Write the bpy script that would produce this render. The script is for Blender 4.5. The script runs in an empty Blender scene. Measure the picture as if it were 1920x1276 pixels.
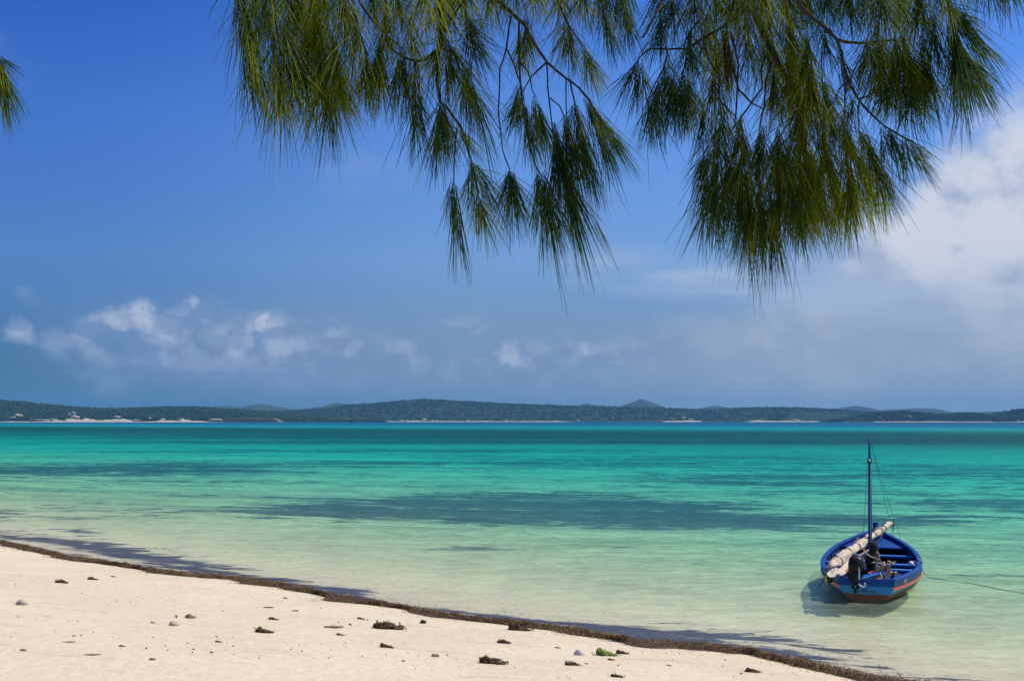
import bpy, math, random
import numpy as np
from mathutils import Vector, Matrix

random.seed(7)
rng = np.random.default_rng(11)
C = bpy.context.scene.collection
sc = bpy.context.scene
R = math.radians

# ------------------------------------------------------------------ camera
F_PX = 2059.0            # focal length in photo pixels (photo 1920 wide)
CAM_H = 3.6
PITCH = math.atan((788.3 - 638.0) / F_PX)
cd = bpy.data.cameras.new('camera')
cam = bpy.data.objects.new('camera', cd)
C.objects.link(cam)
cd.sensor_width = 36.0
cd.lens = 36.0 * F_PX / 1920.0
cd.clip_start = 0.05
cd.clip_end = 40000
cam.location = (0, 0, CAM_H)
cam.rotation_euler = (R(90) + PITCH, 0, 0)
sc.camera = cam

# ------------------------------------------------------------------ light
SUN_EL, SUN_AZ = R(55), R(80)       # azimuth measured from +Y towards +X
sd = bpy.data.lights.new('sun', 'SUN')
sd.energy = 4.25
sd.angle = R(0.53)
sd.color = (1.0, 0.94, 0.83)
sun = bpy.data.objects.new('sun', sd)
C.objects.link(sun)
to_sun = Vector((math.sin(SUN_AZ) * math.cos(SUN_EL), math.cos(SUN_AZ) * math.cos(SUN_EL), math.sin(SUN_EL)))
sun.rotation_euler = to_sun.to_track_quat('Z', 'Y').to_euler()
sun.location = (20, 10, 30)

sc.view_settings.view_transform = 'Standard'
sc.view_settings.look = 'None'
sc.view_settings.gamma = 1.0
sc.view_settings.exposure = 0.0
sc.view_settings.use_curve_mapping = False


# ------------------------------------------------------------------ node helper
class NT:
    def __init__(self, tree):
        self.t = tree
        tree.nodes.clear()

    def n(self, kind, ins=None, **kw):
        nd = self.t.nodes.new(kind)
        for k, v in kw.items():
            setattr(nd, k, v)
        if ins:
            for k, v in ins.items():
                self.set(nd, k, v)
        return nd

    def set(self, nd, k, v):
        s = nd.inputs[k]
        if isinstance(v, bpy.types.NodeSocket):
            self.t.links.new(v, s)
        elif isinstance(v, bpy.types.Node):
            self.t.links.new(v.outputs[0], s)
        else:
            if isinstance(v, tuple) and len(v) == 3 and s.type == 'RGBA':
                v = v + (1.0,)
            s.default_value = v

    def m(self, op, a, b=None, c=None, clamp=False):
        nd = self.t.nodes.new('ShaderNodeMath')
        nd.operation = op
        nd.use_clamp = clamp
        for i, v in enumerate((a, b, c)):
            if v is None:
                continue
            self.set(nd, i, v)
        return nd.outputs[0]

    def smooth(self, x, a, b, lo=0.0, hi=1.0):
        nd = self.t.nodes.new('ShaderNodeMapRange')
        nd.interpolation_type = 'SMOOTHSTEP'
        self.set(nd, 0, x)
        for i, v in zip((1, 2, 3, 4), (a, b, lo, hi)):
            self.set(nd, i, v)
        return nd.outputs[0]

    def mix(self, f, a, b, blend='MIX'):
        nd = self.t.nodes.new('ShaderNodeMix')
        nd.data_type = 'RGBA'
        nd.blend_type = blend
        self.set(nd, 0, f)
        self.set(nd, 6, a)
        self.set(nd, 7, b)
        return nd.outputs[2]

    def ramp(self, x, stops, interp='LINEAR'):
        nd = self.t.nodes.new('ShaderNodeValToRGB')
        cr = nd.color_ramp
        cr.interpolation = interp
        while len(cr.elements) < len(stops):
            cr.elements.new(0.5)
        for e, (p, c) in zip(cr.elements, stops):
            e.position = p
            e.color = (c[0], c[1], c[2], 1.0)
        self.set(nd, 0, x)
        return nd.outputs[0]

    def noise(self, vec, scale, detail=3.0, rough=0.5, dist=0.0, dim='3D'):
        nd = self.n('ShaderNodeTexNoise', {'Scale': scale, 'Detail': detail, 'Roughness': rough, 'Distortion': dist}, noise_dimensions=dim)
        if vec is not None:
            self.set(nd, 'Vector', vec)
        return nd.outputs[0]

    def mapping(self, vec, scale=(1, 1, 1), loc=(0, 0, 0), rot=(0, 0, 0)):
        nd = self.n('ShaderNodeMapping', {'Vector': vec, 'Scale': scale, 'Location': loc, 'Rotation': rot})
        return nd.outputs[0]


def srgb(r, g, b):
    f = lambda c: (c / 255 / 12.92) if c / 255 <= 0.04045 else ((c / 255 + 0.055) / 1.055) ** 2.4
    return (f(r), f(g), f(b))


# ------------------------------------------------------------------ world: sky and clouds
W = bpy.data.worlds.new('World')
sc.world = W
W.use_nodes = True
w = NT(W.node_tree)
sky = w.n('ShaderNodeTexSky', sky_type='NISHITA')
sky.sun_disc = False
sky.sun_elevation = SUN_EL
sky.sun_rotation = SUN_AZ
sky.altitude = 0
sky.air_density = 1.0
sky.dust_density = 0.35
sky.ozone_density = 2.0
tc = w.n('ShaderNodeTexCoord')
vec = tc.outputs['Generated']
sep = w.n('ShaderNodeSeparateXYZ', {0: vec})
X, Y, Z = sep.outputs
el = w.m('ARCSINE', Z)
az = w.m('ARCTAN2', X, Y)          # 0 ahead, + to the right
# deep polarised tropical blue: the clear sky graded by height
grade = w.ramp(w.m('MULTIPLY', w.m('MAXIMUM', el, 0.0), 1.0 / 1.2),
               [(0.0, (0.055, 0.16, 0.35)), (0.04, (0.085, 0.205, 0.44)), (0.12, (0.235, 0.40, 0.72)),
                (0.22, (0.215, 0.446, 0.94)), (0.33, (0.105, 0.34, 0.96)), (1.0, (0.42, 0.66, 1.0))])
grade = w.mix(1.0, grade, (1.3, 1.3, 1.3), 'MULTIPLY')
# the clear sky is paler on the sun's side
side = w.smooth(w.m('COSINE', w.m('SUBTRACT', az, 1.4)), -0.27, 0.17)
grade = w.mix(1.0, grade, w.mix(side, (1.0, 1.0, 1.0), (1.98, 1.50, 1.18)), 'MULTIPLY')
skyc = w.mix(1.0, sky.outputs[0], grade, 'MULTIPLY')

# cloud coordinates: azimuth / elevation sheet (radians), stretched
def comb(a, b, c=0.0):
    return w.n('ShaderNodeCombineXYZ', {0: a, 1: b, 2: c}).outputs[0]

CS = 10.0   # world background strength 0.1 -> multiply colours by 10
# low cumulus band
p1 = comb(az, w.m('MULTIPLY', el, 1.35), 3.1)
n1 = w.noise(p1, 20.0, 6.0, 0.56, 0.0)
p1b = comb(w.m('SUBTRACT', az, -0.004), w.m('ADD', w.m('MULTIPLY', el, 1.35), 0.014), 3.1)
n1b = w.noise(p1b, 20.0, 6.0, 0.56, 0.0)
nL = w.noise(comb(az, w.m('MULTIPLY', el, 2.0), 8.0), 4.0, 2.0, 0.5)
band = w.m('MULTIPLY', w.smooth(el, 0.012, 0.040), w.smooth(el, 0.078, 0.118, 1.0, 0.0))
# stronger to the left, sparse far left and to the right
azw = w.smooth(w.m('ABSOLUTE', az), 0.55, 0.9)
puffs = [(85, 637, 24, .75), (105, 583, 26, .2), (205, 632, 34, .65), (250, 618, 36, .75), (292, 608, 40, .9), (335, 622, 42, .8), (372, 640, 38, .7), (235, 655, 45, .5), (320, 668, 50, .55),
         (420, 636, 34, .75), (455, 648, 34, .85), (470, 640, 18, 1.0), (503, 612, 20, 1.0), (480, 625, 34, .6), (530, 645, 55, .7), (590, 652, 60, .66), (655, 662, 26, .9), (640, 640, 50, .3), (370, 570, 14, .7), (700, 668, 30, .45),
         (765, 668, 38, .5), (845, 686, 30, .7), (825, 634, 48, .25), (905, 690, 45, .55), (965, 671, 36, 1.0), (990, 682, 26, .9), (1085, 674, 24, .7), (1130, 690, 45, .45), (1218, 682, 28, .7), (1320, 640, 50, .35), (1420, 660, 60, .35), (250, 680, 80, .5), (420, 676, 85, .52), (560, 680, 80, .5), (700, 690, 70, .42), (390, 630, 70, .5), (1040, 690, 80, .4), (880, 650, 70, .3), (1180, 660, 70, .35), (160, 650, 60, .35)]
wn = w.n('ShaderNodeTexNoise', {'Vector': comb(az, el, 2.0), 'Scale': 22.0, 'Detail': 5.0, 'Roughness': 0.6})
wv = w.n('ShaderNodeVectorMath', {0: wn.outputs[1], 1: (0.5, 0.5, 0.5)}, operation='SUBTRACT').outputs[0]
wv = w.n('ShaderNodeVectorMath', {0: wv, 1: (0.045, 0.036, 0.0)}, operation='MULTIPLY').outputs[0]
cp = w.n('ShaderNodeVectorMath', {0: comb(az, el, 0.0), 1: wv}, operation='ADD').outputs[0]
field = None
for (cx_, cy_, cr_, ck_) in puffs:
    ctr_ = ((cx_ - 960) / F_PX, (788 - cy_) / F_PX, 0.0)
    dd_ = w.n('ShaderNodeVectorMath', {0: cp, 1: ctr_}, operation='DISTANCE').outputs[1]
    b_ = w.smooth(dd_, cr_ * 0.35 / F_PX, cr_ * 1.42 / F_PX, ck_, 0.0)
    field = b_ if field is None else w.m('MAXIMUM', field, b_)
thr = w.m('SUBTRACT', 0.74, w.m('MULTIPLY', w.m('MULTIPLY', band, azw), w.m('ADD', 0.10, w.m('MULTIPLY', nL, 0.52))))
den1 = w.smooth(w.m('SUBTRACT', n1, thr), -0.05, 0.26)
fn = w.m('ADD', field, w.m('MULTIPLY', w.m('SUBTRACT', n1, 0.5), 1.3))
den1 = w.m('MAXIMUM', w.m('MULTIPLY', den1, azw), w.m('MULTIPLY', w.smooth(fn, 0.02, 1.0), w.smooth(field, 0.0, 0.25)))
lit1 = w.m('ADD', w.m('MULTIPLY', w.smooth(w.m('SUBTRACT', n1, n1b), -0.05, 0.09), 0.65), w.smooth(field, 0.5, 1.15, 0.0, 0.5), clamp=True)
# the bright tops fade towards the haze at the foot of the clouds
c1 = w.mix(w.m('MULTIPLY', lit1, w.smooth(el, 0.03, 0.07, 0.45, 1.0)), srgb(126, 150, 190) , srgb(192, 202, 222))
veil1 = w.m('MULTIPLY', w.m('MULTIPLY', w.smooth(el, 0.004, 0.04), w.smooth(el, 0.065, 0.13, 1.0, 0.0)), w.m('MULTIPLY', w.smooth(az, -0.48, -0.25), 0.55))
sc10 = lambda c: w.mix(1.0, c, (CS, CS, CS), 'MULTIPLY')
col = w.mix(veil1, skyc, sc10(srgb(133, 153, 190)))
col = w.mix(w.m('MULTIPLY', w.m('MULTIPLY', w.smooth(az, -0.38, 0.12), w.smooth(el, 0.13, 0.01)), 0.62), col, sc10(srgb(136, 158, 184)))
col = w.mix(w.m('MULTIPLY', den1, 0.80), col, sc10(c1))
# big soft bank on the right, its upper edge climbing to the right
n2 = w.noise(comb(az, w.m('MULTIPLY', el, 1.25), 1.3), 6.5, 8.0, 0.55, 0.2)
n2s = w.noise(comb(w.m('ADD', az, 0.02), w.m('ADD', w.m('MULTIPLY', el, 1.25), 0.03), 1.3), 6.5, 8.0, 0.55, 0.2)
top = w.ramp(w.m('DIVIDE', az, 1.6), [(0.0, (0.05,) * 3), (0.10, (0.11,) * 3), (0.165, (0.148,) * 3), (0.205, (0.185,) * 3), (0.245, (0.27,) * 3), (0.29, (0.31,) * 3), (0.6, (0.40,) * 3), (1.0, (0.25,) * 3)], 'EASE')
d2 = w.m('SUBTRACT', top, el)
d2 = w.m('ADD', d2, w.m('MULTIPLY', w.m('SUBTRACT', n2, 0.5), 0.20))
mask2 = w.m('MULTIPLY', w.smooth(d2, -0.01, 0.075), w.smooth(az, 0.02, 0.30))
mask2 = w.m('MULTIPLY', mask2, w.smooth(el, 0.02, 0.16, 0.74, 1.0))
c2 = w.mix(w.smooth(w.m('SUBTRACT', n2, n2s), -0.07, 0.08), srgb(168, 182, 208), srgb(214, 219, 230))
c2 = w.mix(w.smooth(el, 0.04, 0.16, 0.7, 0.0), c2, srgb(150, 170, 190))
col = w.mix(w.m('MULTIPLY', mask2, 0.93), col, sc10(c2))
# thin streak left of the bank
n3 = w.noise(comb(w.m('MULTIPLY', az, 0.45), w.m('MULTIPLY', el, 2.6), 5.0), 9.0, 6.0, 0.6)
b3 = w.m('MULTIPLY', w.smooth(w.m('ABSOLUTE', w.m('SUBTRACT', el, w.m('SUBTRACT', 0.150, w.m('MULTIPLY', az, 0.14)))), 0.004, 0.030, 1.0, 0.0),
         w.m('MULTIPLY', w.smooth(az, 0.02, 0.10), w.smooth(az, 0.34, 0.5, 1.0, 0.0)))
col = w.mix(w.m('MULTIPLY', w.m('MULTIPLY', b3, w.smooth(n3, 0.32, 0.58)), 0.88), col, sc10(srgb(166, 187, 218)))
# faint high wisps elsewhere
n4 = w.noise(comb(w.m('MULTIPLY', az, 0.8), w.m('MULTIPLY', el, 1.6), 9.0), 5.0, 6.0, 0.55)
hi = w.m('MULTIPLY', w.smooth(n4, 0.60, 0.76), w.smooth(el, 0.16, 0.30, 0.5, 1.0))
col = w.mix(w.m('MULTIPLY', hi, 0.30), col, sc10(srgb(190, 203, 228)))
bg = w.n('ShaderNodeBackground', {'Color': col, 'Strength': 0.10})
w.n('ShaderNodeOutputWorld', {'Surface': bg.outputs[0]})


# ------------------------------------------------------------------ projection helpers
FW = Vector((0, math.cos(PITCH), math.sin(PITCH)))
UP = Vector((0, -math.sin(PITCH), math.cos(PITCH)))
CAMP = Vector((0, 0, CAM_H))


def ray(px, py):
    return FW + Vector((1, 0, 0)) * ((px - 960) / F_PX) + UP * ((638 - py) / F_PX)


def at_y(px, py, y):
    d = ray(px, py)
    return CAMP + d * (y / d.y)


def at_z(px, py, z):
    d = ray(px, py)
    return CAMP + d * ((z - CAM_H) / d.z)


# ------------------------------------------------------------------ object helpers
def mesh_obj(name, verts, faces, mats, parent=None, smooth=False, midx=None, attrs=None):
    me = bpy.data.meshes.new(name)
    if isinstance(verts, np.ndarray) and isinstance(faces, np.ndarray):
        nv, nf, k = len(verts), len(faces), faces.shape[1]
        me.vertices.add(nv)
        me.vertices.foreach_set('co', verts.astype(np.float32).ravel())
        me.loops.add(nf * k)
        me.loops.foreach_set('vertex_index', faces.astype(np.int32).ravel())
        me.polygons.add(nf)
        me.polygons.foreach_set('loop_start', np.arange(0, nf * k, k, dtype=np.int32))
        me.polygons.foreach_set('loop_total', np.full(nf, k, dtype=np.int32))
        me.update(calc_edges=True)
    else:
        me.from_pydata([tuple(v) for v in verts], [], [tuple(f) for f in faces])
        me.update()
    if not isinstance(mats, (list, tuple)):
        mats = [mats]
    for m_ in mats:
        me.materials.append(m_)
    if midx is not None:
        me.polygons.foreach_set('material_index', np.asarray(midx, dtype=np.int32))
    if smooth:
        me.polygons.foreach_set('use_smooth', np.ones(len(me.polygons), dtype=bool))
    if attrs:
        for an, av in attrs.items():
            a = me.attributes.new(an, 'FLOAT', 'POINT')
            a.data.foreach_set('value', np.asarray(av, dtype=np.float32).ravel())
    o = bpy.data.objects.new(name, me)
    C.objects.link(o)
    if parent is not None:
        o.parent = parent
    return o


def tag(o, label=None, cat=None, group=None, kind=None):
    if label:
        o['label'] = label
    if cat:
        o['category'] = cat
    if group:
        o['group'] = group
    if kind:
        o['kind'] = kind
    return o


def empty(name, loc, rz=0.0):
    o = bpy.data.objects.new(name, None)
    C.objects.link(o)
    o.location = loc
    o.rotation_euler = (0, 0, rz)
    o.empty_display_size = 0.2
    return o


class MB:
    """collects simple shapes in one mesh"""
    def __init__(self):
        self.v, self.f, self.mi = [], [], []

    def add(self, vs, fs, mi=0):
        b = len(self.v)
        self.v += [tuple(p) for p in vs]
        self.f += [tuple(i + b for i in f) for f in fs]
        self.mi += [mi] * len(fs)

    def box(self, c, s, rot=None, mi=0, taper=1.0):
        c = Vector(c)
        vs = []
        for z in (-.5, .5):
            k = 1.0 if z < 0 else taper
            for x, y in ((-.5, -.5), (.5, -.5), (.5, .5), (-.5, .5)):
                p = Vector((x * s[0] * k, y * s[1] * k, z * s[2]))
                if rot is not None:
                    p = rot @ p
                vs.append(c + p)
        self.add(vs, [(3, 2, 1, 0), (4, 5, 6, 7), (0, 1, 5, 4), (1, 2, 6, 5), (2, 3, 7, 6), (3, 0, 4, 7)], mi)

    def beam(self, a, b, wd, ht, mi=0, up=Vector((0, 0, 1))):
        a, b = Vector(a), Vector(b)
        d = (b - a)
        L = d.length
        d.normalize()
        s = d.cross(up).normalized()
        u = s.cross(d)
        rot = Matrix((s, d, u)).transposed()
        self.box((a + b) / 2, (wd, L, ht), rot, mi)

    def tube(self, pts, rad, seg=8, mi=0, cap=True):
        pts = [Vector(p) for p in pts]
        n = len(pts)
        if not isinstance(rad, (list, tuple)):
            rad = [rad] * n
        base = len(self.v)
        ref = None
        for i, p in enumerate(pts):
            d = (pts[min(i + 1, n - 1)] - pts[max(i - 1, 0)])
            if d.length < 1e-9:
                d = Vector((0, 0, 1))
            d.normalize()
            if ref is None:
                ref = Vector((0, 0, 1)) if abs(d.z) < 0.9 else Vector((1, 0, 0))
            s = d.cross(ref)
            if s.length < 1e-6:
                s = d.cross(Vector((0, 1, 0.1)))
            s.normalize()
            u = s.cross(d)
            ref = u
            for k in range(seg):
                a = 2 * math.pi * k / seg
                self.v.append(tuple(p + (s * math.cos(a) + u * math.sin(a)) * rad[i]))
        for i in range(n - 1):
            for k in range(seg):
                a0 = base + i * seg + k
                a1 = base + i * seg + (k + 1) % seg
                self.f.append((a0, a1, a1 + seg, a0 + seg))
                self.mi.append(mi)
        if cap:
            self.f.append(tuple(base + k for k in range(seg))[::-1])
            self.f.append(tuple(base + (n - 1) * seg + k for k in range(seg)))
            self.mi += [mi, mi]

    def blob(self, c, r, seed=0, rough=0.25, nu=10, nv=7, mi=0, rot=None):
        rr = random.Random(seed)
        c = Vector(c)
        ph = [rr.uniform(0, 6.28) for _ in range(9)]
        b = len(self.v)
        for j in range(nv + 1):
            th = math.pi * j / nv
            for i in range(nu):
                a = 2 * math.pi * i / nu
                d = Vector((math.sin(th) * math.cos(a), math.sin(th) * math.sin(a), math.cos(th)))
                k = 1 + rough * (math.sin(3 * d.x + ph[0] + 2.3 * d.y) * .5 + math.sin(5 * d.y + ph[1] + 3 * d.z) * .35 + math.sin(7.3 * d.z + ph[2] + 4 * d.x) * .3 + rr.uniform(-.25, .25) * (0 < j < nv))
                p = Vector((d.x * r[0] * k, d.y * r[1] * k, d.z * r[2] * k))
                if rot is not None:
                    p = rot @ p
                self.v.append(tuple(c + p))
        for j in range(nv):
            for i in range(nu):
                a0 = b + j * nu + i
                a1 = b + j * nu + (i + 1) % nu
                self.f.append((a0, a0 + nu, a1 + nu, a1))
                self.mi.append(mi)

    def build(self, name, mats, parent=None, smooth=False):
        return mesh_obj(name, self.v, self.f, mats, parent, smooth, self.mi)


# value noise in numpy
_tab = rng.random((256, 256))


def vnoise(x, y, s=1.0, octv=1, seed=0):
    x = np.asarray(x, dtype=np.float64) / s + seed * 17.3
    y = np.asarray(y, dtype=np.float64) / s + seed * 9.1
    out = 0.0
    amp, tot = 1.0, 0.0
    for _ in range(octv):
        xi, yi = np.floor(x).astype(int), np.floor(y).astype(int)
        fx, fy = x - xi, y - yi
        fx, fy = fx * fx * (3 - 2 * fx), fy * fy * (3 - 2 * fy)
        a = _tab[xi % 256, yi % 256]
        b = _tab[(xi + 1) % 256, yi % 256]
        c = _tab[xi % 256, (yi + 1) % 256]
        d = _tab[(xi + 1) % 256, (yi + 1) % 256]
        out = out + amp * ((a * (1 - fx) + b * fx) * (1 - fy) + (c * (1 - fx) + d * fx) * fy)
        tot += amp
        amp *= 0.5
        x, y = x * 2.03 + 5.2, y * 2.03 + 1.7
    return out / tot


# ------------------------------------------------------------------ simple materials
def principled(name, col, rough=0.6, metal=0.0, var=0.0, scale=8.0, bump=0.0, bscale=40.0, spec=0.5, col2=None, trans=None):
    m_ = bpy.data.materials.new(name)
    m_.use_nodes = True
    t = NT(m_.node_tree)
    tcn = t.n('ShaderNodeTexCoord')
    v = tcn.outputs['Object']
    c = t.n('ShaderNodeRGB').outputs[0]
    c.default_value = (col[0], col[1], col[2], 1)
    if var > 0 or col2:
        nz = t.noise(v, scale, 5.0, 0.6)
        if col2:
            c = t.mix(t.smooth(nz, 0.42, 0.62), c, (col2[0], col2[1], col2[2], 1.0))
        if var > 0:
            k = t.m('ADD', 1.0 - var, t.m('MULTIPLY', t.noise(v, scale * 2.7, 4.0, 0.6), 2 * var))
            c = t.mix(1.0, c, t.n('ShaderNodeCombineXYZ', {0: k, 1: k, 2: k}).outputs[0], 'MULTIPLY')
    b = t.n('ShaderNodeBsdfPrincipled', {'Base Color': c, 'Roughness': rough, 'Metallic': metal, 'Specular IOR Level': spec})
    if bump > 0:
        bn = t.n('ShaderNodeBump', {'Height': t.noise(v, bscale, 4.0, 0.6), 'Strength': 1.0, 'Distance': bump})
        t.set(b, 'Normal', bn.outputs[0])
    out = b.outputs[0]
    if trans:
        tr = t.n('ShaderNodeBsdfTranslucent', {'Color': trans})
        ms = t.n('ShaderNodeMixShader', {0: 0.62, 1: out, 2: tr.outputs[0]})
        out = ms.outputs[0]
    t.n('ShaderNodeOutputMaterial', {'Surface': out})
    return m_


# ------------------------------------------------------------------ shoreline
wrack_px = [(0, 1018), (60, 1031), (115, 1044), (200, 1058), (300, 1073), (345, 1079), (440, 1086), (560, 1106), (650, 1127), (760, 1142),
            (850, 1158), (950, 1170), (1070, 1184), (1200, 1208), (1290, 1214), (1400, 1225), (1500, 1248), (1640, 1277)]
LINE = [at_z(px, py, 0.05) for px, py in wrack_px]
LINE = [Vector((p.x, p.y)) for p in LINE]
d0 = Vector((-0.80, 0.60))
d1 = Vector((0.86, -0.51))
LINE = [LINE[0] + d0 * 9000] + [LINE[0] + d0 * 60] + LINE + [LINE[-1] + d1 * 12] + [LINE[-1] + d1 * 12 + Vector((0.8, -0.6)) * 9000]
LA = np.array([[p.x, p.y] for p in LINE])
SEGL = np.sqrt(((LA[1:] - LA[:-1]) ** 2).sum(1))
CUM = np.concatenate([[0], np.cumsum(SEGL)]) - SEGL[0] - SEGL[1]   # 0 at the first photo point


def shore(x, y):
    """signed distance from the wrack line (+ offshore) and run along it"""
    x, y = np.asarray(x, float), np.asarray(y, float)
    best = np.full(x.shape, 1e18)
    run = np.zeros(x.shape)
    sg = np.ones(x.shape)
    for i in range(len(LA) - 1):
        a, b = LA[i], LA[i + 1]
        dx, dy = b - a
        L2 = dx * dx + dy * dy
        t = np.clip(((x - a[0]) * dx + (y - a[1]) * dy) / L2, 0, 1)
        qx, qy = a[0] + t * dx, a[1] + t * dy
        d = (x - qx) ** 2 + (y - qy) ** 2
        m_ = d < best
        best = np.where(m_, d, best)
        run = np.where(m_, CUM[i] + t * SEGL[i], run)
        cr = dx * (y - a[1]) - dy * (x - a[0])
        sg = np.where(m_, np.where(cr >= 0, 1.0, -1.0), sg)
    return np.sqrt(best) * sg, run


def ground_z(x, y):
    s, run = shore(x, y)
    land = 0.05 + 0.115 * np.minimum(-s, 14) + 0.02 * np.clip(-s - 14, 0, 300)
    land = land + 0.03 * (vnoise(x, y, 2.2, 2) - .5) * np.clip(-s, 0, 1) + 0.012 * (vnoise(x, y, 0.5, 2, 3) - .5) * np.clip(-s, 0, 1)
    sea = 0.05 - 0.10 * np.minimum(s, 2.5) - 0.009 * np.clip(s - 2.5, 0, 11) - 0.05 * np.clip(s - 13.5, 0, 24) - 0.012 * np.clip(s - 37.5, 0, 300)
    sea = sea + 0.05 * (vnoise(x, y, 1.6, 2, 5) - .5) * np.clip(s * .3, 0, 1)
    return np.where(s > 0, np.maximum(sea, -6.0), land)


def on_ground(px, py):
    d = ray(px, py)
    z = 0.0
    for _ in range(25):
        t = (z - CAM_H) / d.z
        p = CAMP + d * t
        z = 0.6 * float(ground_z(p.x, p.y)) + 0.4 * z
    return Vector((p.x, p.y, float(ground_z(p.x, p.y))))


def axis_grid(lo, hi, fine_lo, fine_hi, step, grow):
    a = list(np.arange(fine_lo, fine_hi + 1e-6, step))
    s, x = step, fine_hi
    while x < hi:
        s *= grow
        x += s
        a.append(min(x, hi))
    s, x = step, fine_lo
    while x > lo:
        s *= grow
        x -= s
        a.insert(0, max(x, lo))
    return np.array(a)


def grid_mesh(xs, ys):
    gx, gy = np.meshgrid(xs, ys)
    nx, ny = len(xs), len(ys)
    idx = np.arange(nx * ny).reshape(ny, nx)
    f = np.stack([idx[:-1, :-1].ravel(), idx[:-1, 1:].ravel(), idx[1:, 1:].ravel(), idx[1:, :-1].ravel()], 1)
    return gx.ravel(), gy.ravel(), f


def gauss(x, a, s):
    return np.exp(-((x - a) / s) ** 2)


def masks(x, y):
    s, run = shore(x, y)
    D = np.maximum(y, 1.0)
    dep = np.where(s > 0, -ground_z(x, y), 0)
    u = x / D                                   # bearing, so the beds below are laid out by bearing and distance
    q = np.log(D * CAM_H / (CAM_H + np.maximum(dep, 0)))     # beds are placed by the distance at which they are seen through the water
    g = np.zeros_like(x)
    # (bearing centre, half width, distance centre, relative half depth, strength)
    beds = [(-0.07, 0.20, 46, 0.17, 1.1), (0.07, 0.18, 44, 0.18, 1.12), (0.20, 0.14, 40, 0.11, 1.0), (0.30, 0.15, 39.5, 0.08, 0.9), (0.02, 0.18, 54, 0.10, 0.75),
            (-0.20, 0.06, 48, 0.10, 0.6), (0.43, 0.10, 47, 0.12, 0.62), (-0.30, 0.22, 62, 0.06, 0.42), (-0.42, 0.26, 82, 0.16, 0.95), (-0.22, 0.22, 92, 0.12, 0.75),
            (0.33, 0.28, 70, 0.30, 0.72), (0.10, 0.30, 100, 0.25, 0.60), (-0.12, 0.35, 132, 0.10, 0.70), (0.05, 0.6, 185, 0.13, 0.90), (-0.1, 0.5, 230, 0.12, 0.75),
            (0.0, 0.9, 270, 0.14, 0.62), (0.35, 0.28, 330, 0.25, 1.0), (0.42, 0.25, 200, 0.22, 0.75), (-0.4, 0.3, 270, 0.1, 0.55), (0.48, 0.2, 26, 0.02, 0.5), (-0.45, .12, 48, .05, .3)]
    for (a, b, c, d, k) in beds:
        g = np.maximum(g, k * np.exp(-np.abs((u - a) / b) ** 3) * np.exp(-np.abs((q - math.log(c)) / d) ** 2.5))
    g = np.maximum(g, 0.27 * np.clip((q - math.log(28)) * 4, 0, 1) * (s > 3))
    g = g * (s > 0)
    # drifting weed close to the beach (run along the shore, metres offshore)
    wd = np.zeros_like(x)
    Rr = lambda px: float(np.interp(px, [p[0] for p in wrack_px], CUM[2:-2]))
    for (pa, pb, s0, hw, k) in [(-200, 300, 1.9, 0.62, 1.0), (150, 420, 1.25, 0.42, 0.95), (60, 330, 0.55, 0.22, 0.6), (360, 640, 0.75, 0.42, 1.0), (560, 700, 0.5, 0.3, 0.75),
                                (730, 900, 0.75, 0.22, 0.75), (830, 1010, 0.75, 0.36, 1.0), (960, 1340, 0.95, 0.62, 1.2), (1080, 1440, 1.9, 0.42, 1.05), (1150, 1290, 1.5, 0.6, 0.9),
                                (1290, 1480, 0.65, 0.36, 1.0), (1480, 1800, 0.9, 0.22, 0.7), (1560, 2200, 0.85, 0.32, 0.75)]:
        ra, rb = Rr(pa), Rr(pb)
        if pb > 1640:
            rb = CUM[-2] * (pb - 1640) / 500 + Rr(1640)
        if pa < 0:
            ra = -6
        mid, hf = (ra + rb) / 2, max((rb - ra) / 2, .3)
        wd = np.maximum(wd, k * np.exp(-np.abs((run - mid) / hf) ** 4) * np.exp(-np.abs((s - s0 * 1.25) / (hw * 1.6)) ** 2))
    return s, run, g, wd


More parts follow.
